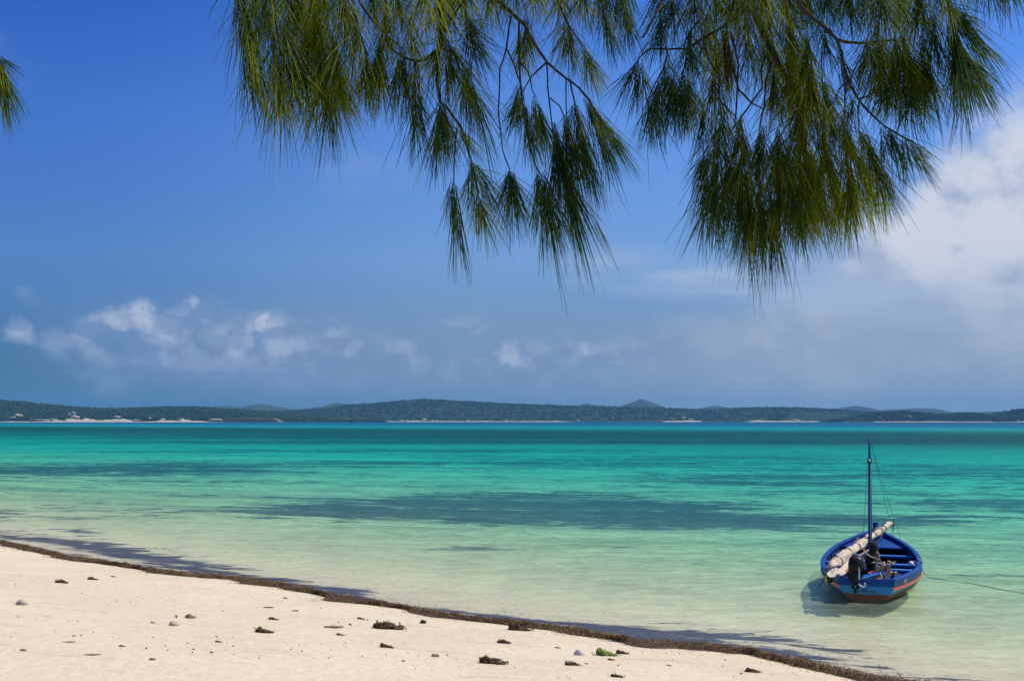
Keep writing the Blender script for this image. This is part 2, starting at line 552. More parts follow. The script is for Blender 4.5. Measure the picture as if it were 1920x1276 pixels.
# ------------------------------------------------------------------ sand, seabed
def sand_material():
    m_ = bpy.data.materials.new('sand')
    m_.use_nodes = True
    t = NT(m_.node_tree)
    geo = t.n('ShaderNodeNewGeometry')
    P = geo.outputs['Position']
    att = lambda nme: t.n('ShaderNodeAttribute', attribute_name=nme).outputs['Fac']
    s = att('offshore')
    grass = att('grass')
    weed = att('weed')
    n_big = t.noise(P, 0.5, 4.0, 0.55)
    n_mid = t.noise(P, 3.5, 5.0, 0.6)
    n_fine = t.noise(P, 160.0, 3.0, 0.7)
    dry = t.mix(t.smooth(n_big, 0.35, 0.65), (0.71, 0.575, 0.385), (0.75, 0.62, 0.43))
    dry = t.mix(t.smooth(n_mid, 0.52, 0.75, 0.0, 0.35), dry, (0.60, 0.49, 0.36))
    k = t.m('ADD', 0.90, t.m('MULTIPLY', n_fine, 0.2))
    dry = t.mix(1.0, dry, t.n('ShaderNodeCombineXYZ', {0: k, 1: k, 2: k}).outputs[0], 'MULTIPLY')
    # drift lines of darker grains roughly along the shore
    pr = t.mapping(P, (0.16, 1.0, 1.0), rot=(0, 0, R(40)))
    lines = t.smooth(t.noise(pr, 3.0, 6.0, 0.70, 0.3), 0.55, 0.70, 0.0, 0.6)
    dry = t.mix(lines, dry, (0.50, 0.39, 0.25))
    specks = t.smooth(t.noise(P, 26.0, 2.0, 0.5), 0.77, 0.80, 0.0, 0.6)
    dry = t.mix(specks, dry, (0.22, 0.15, 0.09))
    wetf = t.smooth(s, -0.10, 0.25)
    wetc = t.mix(t.smooth(s, 0.3, 5.0), (0.62, 0.52, 0.33), (0.76, 0.69, 0.45))
    base = t.mix(wetf, dry, wetc)
    # seagrass beds
    ng = t.noise(t.mapping(P, (0.5, 1.0, 1.0)), 0.62, 9.0, 0.70, 0.4)
    far = t.noise(t.mapping(P, (0.25, 1.0, 1.0)), 0.14, 7.0, 0.66, 0.3)
    ng = t.m('ADD', t.m('MULTIPLY', ng, 0.55), t.m('MULTIPLY', far, 0.45))
    ng = t.m('ADD', ng, t.m('MULTIPLY', t.m('SUBTRACT', t.noise(t.mapping(P, (0.3, 1.0, 1.0)), 2.6, 5.0, 0.7), 0.5), 0.32))
    gthr = t.m('SUBTRACT', 0.605, t.m('MULTIPLY', grass, 0.19))
    gm = t.m('MULTIPLY', t.smooth(t.m('SUBTRACT', ng, gthr), -0.015, 0.03), t.smooth(grass, 0.0, 0.15))
    base = t.mix(t.m('MULTIPLY', gm, 0.97), base, (0.026, 0.020, 0.080))
    film = t.smooth(t.noise(t.mapping(P, (0.3, 1.0, 1.0), loc=(7, 3, 0)), 0.30, 8.0, 0.66, 0.4), 0.40, 0.62)
    base = t.mix(t.m('MULTIPLY', t.m('MULTIPLY', film, 0.50), t.smooth(s, 5.0, 16.0)), base, (0.10, 0.16, 0.15))
    # drifting leaves near the beach
    nw = t.noise(t.mapping(P, (0.35, 1.0, 1.0), rot=(0, 0, R(33))), 2.4, 8.0, 0.68, 0.5)
    wthr = t.m('SUBTRACT', 0.62, t.m('MULTIPLY', weed, 0.26))
    wm = t.m('MULTIPLY', t.smooth(t.m('SUBTRACT', nw, wthr), -0.03, 0.05), t.smooth(weed, 0.0, 0.12))
    base = t.mix(t.m('MULTIPLY', wm, 0.97), base, (0.020, 0.012, 0.028))
    rough = t.smooth(s, -0.15, 0.2, 0.95, 0.45)
    b = t.n('ShaderNodeBsdfPrincipled', {'Base Color': base, 'Roughness': rough, 'Specular IOR Level': 0.25})
    h = t.m('ADD', t.m('ADD', t.m('MULTIPLY', t.noise(P, 5.0, 7.0, 0.62), 0.11), t.m('MULTIPLY', t.noise(pr, 1.6, 4.0, 0.6), 0.22)), t.m('MULTIPLY', n_fine, 0.0025))
    bn = t.n('ShaderNodeBump', {'Height': h, 'Strength': 0.55, 'Distance': 1.0})
    t.set(b, 'Normal', bn.outputs[0])
    t.n('ShaderNodeOutputMaterial', {'Surface': b.outputs[0]})
    return m_


SAND = sand_material()
xs = axis_grid(-11500, 11500, -26, 22, 0.25, 1.09)
ys = axis_grid(-3200, 11500, 6, 46, 0.25, 1.07)
gx, gy, gf = grid_mesh(xs, ys)
gs, grun, ggr, gwd = masks(gx, gy)
gz = ground_z(gx, gy)
sea_face = (gs[gf] > -0.01).all(1)
allv = np.stack([gx, gy, gz], 1)


def submesh(name, sel, mats, kind):
    fs = gf[sel]
    used, inv = np.unique(fs.ravel(), return_inverse=True)
    o = mesh_obj(name, allv[used], inv.reshape(fs.shape), mats, smooth=True,
                 attrs={'offshore': gs[used], 'grass': ggr[used], 'weed': gwd[used]})
    tag(o, kind=kind)
    return o


submesh('beach_sand', ~sea_face, SAND, 'structure')
submesh('seabed', sea_face, SAND, 'structure')


# ------------------------------------------------------------------ water
def water_material():
    m_ = bpy.data.materials.new('lagoon_water')
    m_.use_nodes = True
    t = NT(m_.node_tree)
    geo = t.n('ShaderNodeNewGeometry')
    P = geo.outputs['Position']
    s = t.n('ShaderNodeAttribute', attribute_name='offshore').outputs['Fac']
    ls = t.m('DIVIDE', t.m('LOGARITHM', t.m('ADD', t.m('MAXIMUM', s, 0.0), 1.0), 10.0), 3.6)
    wob = t.m('MULTIPLY', t.m('SUBTRACT', t.noise(t.mapping(P, (0.3, 1, 1)), 0.03, 4.0, 0.6), 0.5), 0.05)
    lw = t.m('ADD', ls, wob)
    lp = lambda v: math.log10(1 + v) / 3.6
    body = t.ramp(lw, [(0.0, (0.54, 0.50, 0.36)), (lp(2.5), (0.52, 0.52, 0.36)), (lp(8), (0.34, 0.47, 0.29)), (lp(15), (0.15, 0.40, 0.24)), (lp(36), (0.045, 0.36, 0.20)),
                       (lp(60), (0.008, 0.31, 0.225)), (lp(95), (0.003, 0.27, 0.21)), (lp(150), (0.002, 0.18, 0.17)), (lp(260), (0.002, 0.22, 0.19)),
                       (lp(430), (0.001, 0.34, 0.33)), (lp(700), (0.001, 0.13, 0.23)), (lp(2200), (0.001, 0.085, 0.165))])
    # how cloudy / opaque the water column is
    op = t.ramp(ls, [(0.0, (0.03,) * 3), (lp(1.0), (0.05,) * 3), (lp(4), (0.13,) * 3), (lp(7), (0.32,) * 3), (lp(12), (0.22,) * 3), (lp(30), (0.14,) * 3), (lp(110), (0.17,) * 3), (lp(300), (0.34,) * 3), (lp(430), (0.75,) * 3), (lp(640), (0.97,) * 3), (1.0, (1.0,) * 3)])
    tint = t.ramp(ls, [(0.0, (0.97, 0.98, 0.98)), (lp(2.5), (0.97, 0.985, 0.93)), (lp(8), (0.83, 0.97, 0.87)), (lp(15), (0.68, 0.95, 0.83)), (lp(36), (0.52, 0.94, 0.86)),
                      (lp(60), (0.28, 0.94, 0.88)), (lp(130), (0.06, 0.90, 0.88)), (lp(260), (0.03, 0.84, 0.86)), (1.0, (0.02, 0.5, 0.7))])
    # ripples: small crests roughly parallel to the far shore
    pm = t.mapping(P, (0.45, 1.0, 1.0), rot=(0, 0, R(-8)))
    r1 = t.noise(pm, 2.6, 6.0, 0.62, 0.6)
    r2 = t.noise(t.mapping(P, (0.4, 1.0, 1.0), rot=(0, 0, R(12))), 0.55, 4.0, 0.6, 0.3)
    r3 = t.noise(t.mapping(P, (0.5, 1.0, 1.0)), 9.0, 3.0, 0.6, 0.4)
    h = t.m('ADD', t.m('ADD', t.m('MULTIPLY', r1, 0.085), t.m('MULTIPLY', r2, 0.22)), t.m('MULTIPLY', r3, 0.022))
    amp = t.smooth(s, 0.2, 12.0, 0.22, 1.0)
    h = t.m('MULTIPLY', h, amp)
    bump = t.n('ShaderNodeBump', {'Height': h, 'Strength': 0.9, 'Distance': 1.0})
    # whitecaps far out
    wc = t.noise(t.mapping(P, (0.35, 0.12, 1.0)), 0.55, 3.0, 0.5)
    wc = t.m('MULTIPLY', t.smooth(wc, 0.715, 0.745), t.smooth(s, 100.0, 500.0))
    # thin broken froth where the water laps the weed
    fo = t.m('MULTIPLY', t.smooth(t.noise(t.mapping(P, (0.5, 1, 1), rot=(0, 0, R(38))), 4.5, 6.0, 0.7, 0.6), 0.52, 0.62), t.m('MULTIPLY', t.smooth(s, 0.25, 0.42), t.smooth(s, 0.45, 0.75, 1.0, 0.0)))
    wc = t.m('MAXIMUM', wc, t.m('MULTIPLY', fo, 0.75))
    body = t.mix(t.m('MULTIPLY', wc, 0.8), body, (0.75, 0.8, 0.8))
    # ripple light and shade put into the water colour: crests lighter, hollows darker
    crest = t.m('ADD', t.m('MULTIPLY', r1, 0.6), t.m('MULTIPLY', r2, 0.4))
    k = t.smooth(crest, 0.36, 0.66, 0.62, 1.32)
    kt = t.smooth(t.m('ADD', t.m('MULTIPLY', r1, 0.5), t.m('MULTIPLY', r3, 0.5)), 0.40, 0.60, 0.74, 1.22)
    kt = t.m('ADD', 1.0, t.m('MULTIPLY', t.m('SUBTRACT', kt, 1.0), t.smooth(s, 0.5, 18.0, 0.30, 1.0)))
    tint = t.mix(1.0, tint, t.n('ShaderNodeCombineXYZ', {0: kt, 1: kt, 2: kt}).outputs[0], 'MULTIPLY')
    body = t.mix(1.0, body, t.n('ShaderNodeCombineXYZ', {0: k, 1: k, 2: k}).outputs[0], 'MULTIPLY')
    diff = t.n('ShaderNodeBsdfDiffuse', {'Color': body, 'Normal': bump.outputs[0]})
    trn = t.n('ShaderNodeBsdfTransparent', {'Color': tint})
    opv = t.m('MAXIMUM', op, wc)
    col_ = t.n('ShaderNodeMixShader', {0: opv, 1: trn.outputs[0], 2: diff.outputs[0]})
    gl = t.n('ShaderNodeBsdfGlossy', {'Color': (0.9, 0.95, 1.0), 'Roughness': 0.10, 'Normal': bump.outputs[0]})
    fr = t.n('ShaderNodeFresnel', {'IOR': 1.33, 'Normal': bump.outputs[0]})
    fv = t.m('MINIMUM', t.m('MULTIPLY', fr.outputs[0], 0.42), 0.11)
    ms = t.n('ShaderNodeMixShader', {0: fv, 1: col_.outputs[0], 2: gl.outputs[0]})
    t.n('ShaderNodeOutputMaterial', {'Surface': ms.outputs[0]})
    return m_


WATER = water_material()
zz = gz
wsel = (gs[gf] > 0.15).any(1) & sea_face | ((gs[gf] > 0.15).any(1))
fs = gf[wsel]
used, inv = np.unique(fs.ravel(), return_inverse=True)
wv = np.stack([gx[used], gy[used], np.zeros(len(used))], 1)
water = mesh_obj('sea_water', wv, inv.reshape(fs.shape), WATER, smooth=True, attrs={'offshore': gs[used]})
tag(water, kind='structure')

# ------------------------------------------------------------------ far shore
FOREST = principled('forest_green', (0.018, 0.040, 0.016), 0.9, var=0.35, scale=0.02, col2=(0.028, 0.052, 0.018), spec=0.1)
FOREST_D = principled('shore_trees', (0.014, 0.034, 0.011), 0.9, var=0.3, scale=0.05, spec=0.1)
BARE = principled('far_hillside', (0.040, 0.055, 0.025), 0.95, var=0.2, scale=0.01, spec=0.1)
FARSAND = principled('far_sand', (0.50, 0.43, 0.33), 0.95, var=0.15, scale=0.05, col2=(0.45, 0.38, 0.27), spec=0.1)
ROCK = principled('dark_rock', (0.045, 0.036, 0.030), 0.9, var=0.4, scale=0.15, bump=1.0, bscale=0.3, spec=0.2)
DRYTOP = principled('dry_grass_top', (0.12, 0.105, 0.055), 0.95, var=0.3, scale=0.05, spec=0.1)


def hill(name, prof, yf, yr, yb, mats, step=9.0, rows=26, rough=2.5, ext=(-900, 2900), base=0.6, seed=1):
    """ridge whose skyline at distance yr passes through the profile points (photo pixels)"""
    pxs = [p[0] for p in prof]
    xs_ = np.arange((ext[0] - 960) / F_PX * yr, (ext[1] - 960) / F_PX * yr, step)
    pxv = xs_ / yr * F_PX + 960
    H = np.interp(pxv, pxs, [at_y(960, p[1], yr).z for p in prof])
    if step < 20:
        k = np.ones(7) / 7
        H = np.convolve(np.pad(H, 3, 'edge'), k, 'valid')
    v = np.linspace(0, 1, rows)
    vr = 0.55
    V, XX = np.meshgrid(v, xs_, indexing='ij')
    HH = np.broadcast_to(H, V.shape)
    yy = np.where(V < vr, yf + (yr - yf) * (V / vr), yr + (yb - yr) * ((V - vr) / (1 - vr)))
    sh = np.where(V < vr, np.sin(np.clip(V / vr, 0, 1) * math.pi / 2) ** 0.9, np.cos(np.clip((V - vr) / (1 - vr), 0, 1) * math.pi / 2))
    nz = (vnoise(XX, yy, 260, 3, seed) - .5) * 0.30
    sh2 = sh * (1 + nz * np.sin(np.clip(V / vr, 0, 1) * math.pi))
    Zv = base + (HH - base) * sh2 + (vnoise(XX, yy, step * 2.2, 3, seed + 4) - .5) * 2 * rough * np.clip(sh * 3, 0, 1)
    Zv = np.maximum(Zv, -1.0)
    idx = np.arange(V.size).reshape(V.shape)
    f = np.stack([idx[:-1, :-1].ravel(), idx[:-1, 1:].ravel(), idx[1:, 1:].ravel(), idx[1:, :-1].ravel()], 1)
    o = mesh_obj(name, np.stack([XX.ravel(), yy.ravel(), Zv.ravel()], 1), f, mats, smooth=True)
    tag(o, kind='structure')
    return XX, yy, Zv


far_peaks = [(-900, 765), (-300, 760), (100, 774), (383, 766), (400, 762), (440, 761), (463, 766), (480, 759.5), (497, 757.8), (520, 762), (553, 768), (567, 766.5), (610, 762), (633, 754.5),
             (653, 757), (700, 763), (760, 768), (1050, 768), (1073, 763), (1097, 757), (1117, 761), (1140, 765), (1157, 763), (1187, 753), (1200, 747.6), (1213, 752), (1247, 765),
             (1300, 768), (1325, 763), (1340, 759.5), (1367, 766), (1440, 772), (1540, 772), (1567, 769.5), (1585, 764), (1598, 760.5), (1612, 764), (1633, 769.5), (1673, 767), (1713, 765.5),
             (1722, 764), (1735, 768), (1763, 772), (1827, 775), (1848, 771.5), (1867, 770.8), (1890, 775), (2000, 772), (2300, 762), (2900, 768)]
hill('distant_mountains', far_peaks, 6400, 7300, 8200, BARE, step=20, rows=20, rough=3.0, base=2, seed=3)
L2 = [(-900, 770), (-200, 772), (300, 777), (480, 772.5), (560, 770.5), (620, 767.5), (680, 759.5), (730, 756.8), (760, 753.5), (798, 750.3), (840, 752.5), (900, 756.5), (1000, 760), (1100, 763.2),
      (1180, 765.2), (1280, 768.8), (1330, 769), (1363, 766.2), (1413, 764.8), (1497, 765.8), (1547, 770), (1600, 773.5), (1700, 776), (1800, 778), (1900, 776), (2200, 770), (2900, 765)]
c2x, c2y, c2z = hill('forested_hill', L2, 3560, 4500, 5200, FOREST, step=10, rows=30, rough=3.0, seed=5)
L2b = [(-900, 789), (1380, 789), (1440, 784), (1467, 780.5), (1480, 775), (1493, 771.8), (1547, 775), (1600, 779), (1660, 782), (1800, 784), (2900, 784)]
c4x, c4y, c4z = hill('low_wooded_rise', L2b, 3480, 3800, 4100, FOREST, step=9, rows=16, rough=2.0, ext=(1370, 2900), seed=9)
L1 = [(-900, 752), (-300, 742), (0, 751), (50, 755), (100, 760.5), (160, 765.5), (200, 768.3), (247, 766.8), (287, 765), (340, 763.4), (380, 764.4), (423, 769.2), (457, 768.5), (483, 772), (517, 775), (560, 779), (620, 783), (680, 787.5), (720, 789.5)]
c1x, c1y, c1z = hill('near_green_hill', L1, 2740, 3200, 3480, FOREST, step=8, rows=26, rough=2.4, ext=(-900, 715), seed=2)
L3 = [(1560, 789.5), (1590, 786), (1607, 783), (1630, 777), (1667, 772.5), (1693, 772), (1727, 775), (1760, 779), (1793, 776), (1810, 773.5), (1840, 778.5), (1883, 780), (1893, 774), (1913, 768), (1960, 765), (2100, 768), (2900, 760)]
c3x, c3y, c3z = hill('right_wooded_headland', L3, 2980, 3180, 3450, FOREST_D, step=7, rows=20, rough=2.0, ext=(1562, 2900), seed=6)


def crowns(name, cx, cy, cz, n, size, mat, label, zmax=1e9, zmin=1.5, ylim=None, seed=0):
    """a wood seen from kilometres away: thousands of small uneven crowns as one mass"""
    r_ = np.random.default_rng(seed)
    X_, Y_, Z_ = cx.ravel(), cy.ravel(), cz.ravel()
    ok = (Z_ > zmin) & (Z_ < zmax)
    if ylim:
        ok &= (Y_ > ylim[0]) & (Y_ < ylim[1])
    idx = r_.choice(np.nonzero(ok)[0], n)
    ctr = np.stack([X_[idx] + r_.uniform(-9, 9, n), Y_[idx] + r_.uniform(-12, 12, n), Z_[idx] + size * .25], 1)
    ang = np.arange(6) * math.pi / 3
    base = [(0, 0, 1.0)] + [(math.cos(a), math.sin(a), .35) for a in ang] + [(math.cos(a + .5) * .9, math.sin(a + .5) * .9, -.4) for a in ang]
    base = np.array(base)
    f = [(0, 1 + i, 1 + (i + 1) % 6) for i in range(6)] + [(1 + i, 7 + i, 1 + (i + 1) % 6) for i in range(6)] + [(1 + (i + 1) % 6, 7 + i, 7 + (i + 1) % 6) for i in range(6)]
    f = np.array(f)
    sc_ = size * r_.uniform(.5, 1.25, (n, 1, 1)) * np.array([1, 1, .8])
    v = ctr[:, None, :] + base[None] * sc_ * r_.uniform(.7, 1.25, (n, 13, 1))
    ff = f[None] + (np.arange(n) * 13)[:, None, None]
    o = mesh_obj(name, v.reshape(-1, 3), ff.reshape(-1, 3), mat)
    tag(o, label, 'forest', kind='stuff')
    return o


def sub(cx, cy, cz, a, b):
    px = cx / cy * F_PX + 960
    m_ = (px > a) & (px < b)
    return cx[m_], cy[m_], cz[m_]


crowns('forest', *sub(c1x, c1y, c1z, -250, 720), 9000, 4.6, FOREST, 'dark green woodland covering the near hill across the lagoon at the left', seed=1)
crowns('forest', *sub(c2x, c2y, c2z, 450, 2050), 13000, 5.2, FOREST, 'bluish green woodland covering the long middle hill across the lagoon', seed=2)
crowns('forest', *sub(c3x, c3y, c3z, 1560, 2050), 4500, 4.4, FOREST_D, 'dark green woodland covering the low headland across the lagoon at the right', seed=3)
# trees right behind the far beach on the left
bx = np.linspace((-200 - 960) / F_PX * 2760, (530 - 960) / F_PX * 2760, 900)
BX, BY = np.meshgrid(bx, np.linspace(2735, 2850, 8))
hsh = (vnoise(BX, BY, 90, 2, 8) > 0.47)
BZ = np.where(hsh, 4.0 + 9 * vnoise(BX, BY, 60, 2, 9), 0.0)
crowns('shore_wood', BX, BY, BZ, 2600, 4.2, FOREST_D, 'dark trees standing along the far beach at the left', seed=4)


def far_beach(name, a, b, yd, h, depth=70, seed=0):
    xs_ = np.arange((a - 960) / F_PX * yd, (b - 960) / F_PX * yd, 3.0)
    n = len(xs_)
    tt = np.linspace(0, 1, n)
    env = np.clip(np.minimum(tt, 1 - tt) * 12, 0, 1)
    crest = (0.35 + h * (vnoise(xs_, xs_ * 0, 38, 3, seed) ** 2.2) * 1.9) * env
    rows_ = [(0, -0.3), (10, 0.7), (24, 1.6), (depth * .7, 1.0), (depth, 0.9)]
    vs = []
    for i, (dy, k) in enumerate(rows_):
        z = np.full(n, -0.3) if i == 0 else np.where(k > 1, 0.8 + crest, 0.6 + crest * (0.55 if i == 1 else .95)) * env
        vs.append(np.stack([xs_, np.full(n, yd + dy) + 8 * (vnoise(xs_, xs_ * 0, 120, 2, seed + 1) - .5), z], 1))
    V = np.concatenate(vs)
    idx = np.arange(len(V)).reshape(len(rows_), n)
    f = np.stack([idx[:-1, :-1].ravel(), idx[:-1, 1:].ravel(), idx[1:, 1:].ravel(), idx[1:, :-1].ravel()], 1)
    o = mesh_obj(name, V, f, FARSAND, smooth=True)
    tag(o, kind='structure')


far_beach('far_beach', -700, 432, 2690, 6.0, seed=1)
far_beach('far_beach', 518, 606, 3000, 3.0, seed=3)
far_beach('far_beach', 652, 1085, 3440, 2.2, seed=4)
far_beach('far_beach', 1235, 1320, 3430, 8.0, seed=6)
far_beach('far_beach', 1400, 1640, 3320, 3.0, seed=7)
far_beach('far_beach', 1630, 1880, 2960, 2.0, depth=30, seed=8)
far_beach('far_beach', 1860, 2500, 2960, 3.0, depth=30, seed=10)

# bare sand scars on the slopes (thin sheets of sand lying on the ground)
def scar(px, py, y, wpx, hpx, seed):
    rr = random.Random(seed)
    m_ = MB()
    c = at_y(px, py, y)
    k = y / F_PX
    for i in range(5):
        m_.blob((c.x + rr.uniform(-.4, .4) * wpx * k, c.y + rr.uniform(-6, 6), c.z + rr.uniform(-.3, .3) * hpx * k), (wpx * k * .28, 12, hpx * k * .36), seed * 9 + i, .35, 9, 5)
    o = m_.build('sand_dune', FARSAND, smooth=True)
    tag(o, kind='structure')


for i, (px, py, y, a, b) in enumerate([(35, 779, 2750, 9, 5), (28, 783, 2745, 22, 4), (62, 785, 2735, 16, 6), (88, 787, 2730, 30, 4), (140, 782, 2740, 14, 5), (163, 786, 2735, 10, 4),
                                       (128, 787, 2730, 14, 4), (180, 788, 2730, 16, 3), (222, 781, 2745, 8, 5), (255, 787, 2730, 14, 3), (305, 786, 2730, 12, 3), (282, 783, 2740, 6, 3), (405, 787, 2725, 20, 4),
                                       (340, 786, 2730, 10, 3), (1667, 783, 3060, 8, 5), (1700, 783, 3050, 12, 8), (1708, 779, 3080, 10, 5), (1672, 788, 3010, 12, 4), (1648, 782, 3070, 6, 4), (1785, 784, 3060, 6, 5),
                                       (1835, 787, 3010, 6, 3), (1905, 788, 3010, 10, 4), (1492, 787, 3400, 10, 4), (1515, 784, 3450, 3, 8), (1283, 783, 3600, 10, 4), (1295, 786, 3560, 8, 4), (1260, 785, 3600, 6, 3), (1150, 784, 3620, 8, 2)]):
    scar(px, py, y, a, b, i + 20)


def headland(a, b, y, ytop, seed):
    xs_ = np.arange((a - 960) / F_PX * y, (b - 960) / F_PX * y, 2.5)
    n = len(xs_)
    tt = np.linspace(0, 1, n)
    env = np.clip(np.minimum(tt * 6, (1 - tt) * 9), 0, 1) ** .6
    H = at_y(960, ytop, y).z * env * (0.9 + 0.2 * vnoise(xs_, xs_ * 0, 25, 2, seed))
    rows_ = [(0, -0.05), (2, .3), (5, .62), (9, .93), (14, 1.0), (60, 1.02), (90, .2)]
    vs = []
    for i, (dy, k) in enumerate(rows_):
        jit = 5 * (vnoise(xs_, xs_ * 0 + i * 7, 9, 2, seed + 2) - .5)
        vs.append(np.stack([xs_, y + dy + jit * (i < 5), H * k + (vnoise(xs_, xs_ * 0 + i * 3, 7, 2, seed + i) - .5) * 1.6 * (0 < i < 4)], 1))
    V = np.concatenate(vs)
    idx = np.arange(len(V)).reshape(len(rows_), n)
    f, mi = [], []
    for i in range(len(rows_) - 1):
        for j in range(n - 1):
            f.append((idx[i, j], idx[i, j + 1], idx[i + 1, j + 1], idx[i + 1, j]))
            mi.append(0 if i < 3 else 1)
    o = mesh_obj('rocky_headland', V, np.array(f), [ROCK, DRYTOP], midx=mi)
    tag(o, kind='structure')


headland(421, 524, 2640, 783.0, 1)
headland(598, 657, 2900, 783.8, 2)
headland(1180, 1246, 3380, 788.2, 3)
headland(1590, 1632, 2950, 789.2, 4)

HWALL = principled('house_wall', (0.62, 0.55, 0.44), 0.9)
HROOF = principled('house_thatch', (0.42, 0.33, 0.22), 0.9)


def far_house(px, py, y, wpx, hpx, label):
    k = y / F_PX
    c = at_y(px, py, y)
    w_, h_ = wpx * k, hpx * k
    d_ = w_ * .7
    m_ = MB()
    zb = -4.0
    m_.box((0, 0, (zb + h_ * .55) / 2), (w_, d_, h_ * .55 - zb), mi=0)
    a, b, z0, z1 = w_ * .57, d_ * .6, h_ * .552, h_
    m_.add([(-a, -b, z0), (a, -b, z0), (a, b, z0), (-a, b, z0), (-a * .6, 0, z1), (a * .6, 0, z1)],
           [(0, 1, 5, 4), (2, 3, 4, 5), (1, 2, 5), (3, 0, 4), (3, 2, 1, 0)], 1)
    o = m_.build('far_house', [HWALL, HROOF])
    o.location = (c.x, c.y, c.z - h_ / 2)
    tag(o, label, 'house', 'small pale houses along the far shore')


MIDL = 'tiny pale beach hut in the row under the long middle hill across the lagoon'
ORD = iter('first second third fourth fifth sixth seventh eighth ninth tenth eleventh twelfth thirteenth fourteenth'.split())
for (px, py, y, a, b, lb) in [
        (138, 773, 2830, 5, 4, 'small pale house standing highest on the near green hill at the left'),
        (130, 774.5, 2820, 3, 3, 'smaller pale house just left of the highest one on the green hill'),
        (34, 778, 2800, 4, 4, 'tiny pale house above the dunes at the far left of the opposite shore'),
        (668, 788, 3475, 4, 4, MIDL), (678, 788.4, 3475, 3, 2.5, MIDL), (688, 788.4, 3475, 4, 3, MIDL), (700, 788.5, 3475, 3, 2.5, MIDL), (713, 788.6, 3475, 4, 2.5, MIDL), (725, 788.6, 3475, 3, 2, MIDL),
        (754, 787.8, 3480, 4, 3, MIDL), (764, 787.6, 3480, 4, 3, MIDL), (796, 786.3, 3485, 6, 6, 'largest pale house on the beach under the summit of the long middle hill'),
        (812, 788.3, 3475, 4, 3, MIDL), (820, 788.4, 3475, 3, 2.5, MIDL), (878, 788.2, 3475, 5, 3, MIDL), (950, 788.4, 3475, 6, 2.5, MIDL), (960, 788.5, 3475, 3, 2, MIDL),
        (571, 786, 3040, 6, 6, 'pale house with the tallest roof on the small beach right of the rocky headland'),
        (541, 788, 3030, 5, 3, 'low pale house left of the tall-roofed one on the small beach'),
        (522, 787.5, 3030, 3, 4, 'narrow pale house at the left end of the small beach beside the cliff'),
        (1085, 787.6, 3480, 4, 2.5, 'lone tiny pale house just past the right end of the long thin beach')]:
    if lb is MIDL:
        lb = next(ORD) + ' tiny pale hut from the left on the thin beach under the long hill'
    far_house(px, py, y, a, b, lb)

# ------------------------------------------------------------------ haze
HZ = bpy.data.materials.new('haze_air')
HZ.use_nodes = True
ht = NT(HZ.node_tree)
pv = ht.n('ShaderNodeVolumePrincipled', {'Color': (0.22, 0.60, 0.98), 'Density': 0.8e-4, 'Anisotropy': 0.0})
ht.n('ShaderNodeOutputMaterial', {'Volume': pv.outputs[0]})
hm = MB()
hm.box((0, 4200, 110), (24000, 16000, 240))
haze = hm.build('haze', HZ)
tag(haze, kind='stuff')

# ------------------------------------------------------------------ boat
PBLUE = principled('gunwale_blue_paint', (0.002, 0.055, 0.27), 0.6, var=0.2, scale=5, bump=0.002, bscale=60, spec=0.25)
DBLUE = principled('dark_blue_paint', (0.012, 0.055, 0.17), 0.55, var=0.2, scale=4, col2=(0.02, 0.075, 0.16))
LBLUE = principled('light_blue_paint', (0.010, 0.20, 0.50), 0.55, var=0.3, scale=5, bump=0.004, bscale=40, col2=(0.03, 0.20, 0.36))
IBLUE = principled('inside_shaded_blue', (0.005, 0.022, 0.10), 0.7, var=0.2, scale=5)  # shade inside the boat is put into this blue by darkening it
TBLUE = principled('thwart_blue_paint', (0.05, 0.22, 0.62), 0.4, var=0.2, scale=6)
BROWN = principled('bottom_red_brown', (0.13, 0.048, 0.026), 0.8, var=0.25, scale=6, col2=(0.10, 0.055, 0.03))
REDP = principled('red_stripe_paint', (0.60, 0.12, 0.06), 0.5, var=0.15, scale=8)
PALEP = principled('pale_lettering_paint', (0.40, 0.42, 0.42), 0.7)
DARKP = principled('dark_lettering_paint', (0.008, 0.03, 0.06), 0.7)
WOOD = principled('weathered_wood', (0.30, 0.21, 0.12), 0.8, var=0.25, scale=20, bump=0.003)
SAIL = principled('sail_canvas', (0.68, 0.56, 0.43), 0.9, var=0.2, scale=7, bump=0.03, bscale=12, col2=(0.48, 0.36, 0.26))
CANVAS = principled('pale_canvas', (0.62, 0.55, 0.42), 0.9, var=0.15, scale=9, bump=0.006, bscale=22)
BLACK = principled('black_plastic', (0.005, 0.005, 0.006), 0.5, spec=0.3)
TARP = principled('black_tarpaulin', (0.004, 0.004, 0.004), 0.85, bump=0.01, bscale=14)
METAL = principled('galvanised_metal', (0.55, 0.56, 0.56), 0.35, metal=0.8)
ROPE = principled('tan_rope', (0.55, 0.42, 0.24), 0.9, var=0.3, scale=30)
ROPEG = principled('dark_green_rope', (0.02, 0.07, 0.06), 0.9)
ROPED = principled('dark_rope', (0.05, 0.05, 0.045), 0.9)
YELLOW = principled('yellow_float', (0.55, 0.40, 0.03), 0.5, var=0.2, scale=10)
WHITE = principled('white_plastic', (0.78, 0.74, 0.70), 0.4)
GREENP = principled('green_plastic', (0.10, 0.30, 0.12), 0.4)
ORANGE = principled('orange_wood', (0.62, 0.27, 0.08), 0.6, var=0.2, scale=12)

S0 = at_z(1625, 1128, 0.0)
B0 = Vector((at_y(1641.5, 990, 28.7).x, 28.7, 0))
dirv = Vector((B0.x - S0.x, B0.y - S0.y))
BL = dirv.length
BAZ = math.atan2(dirv.x, dirv.y)
BM = Matrix.Translation(Vector((S0.x, S0.y, 0))) @ Matrix.Rotation(-BAZ, 4, 'Z')
BMI = BM.inverted()


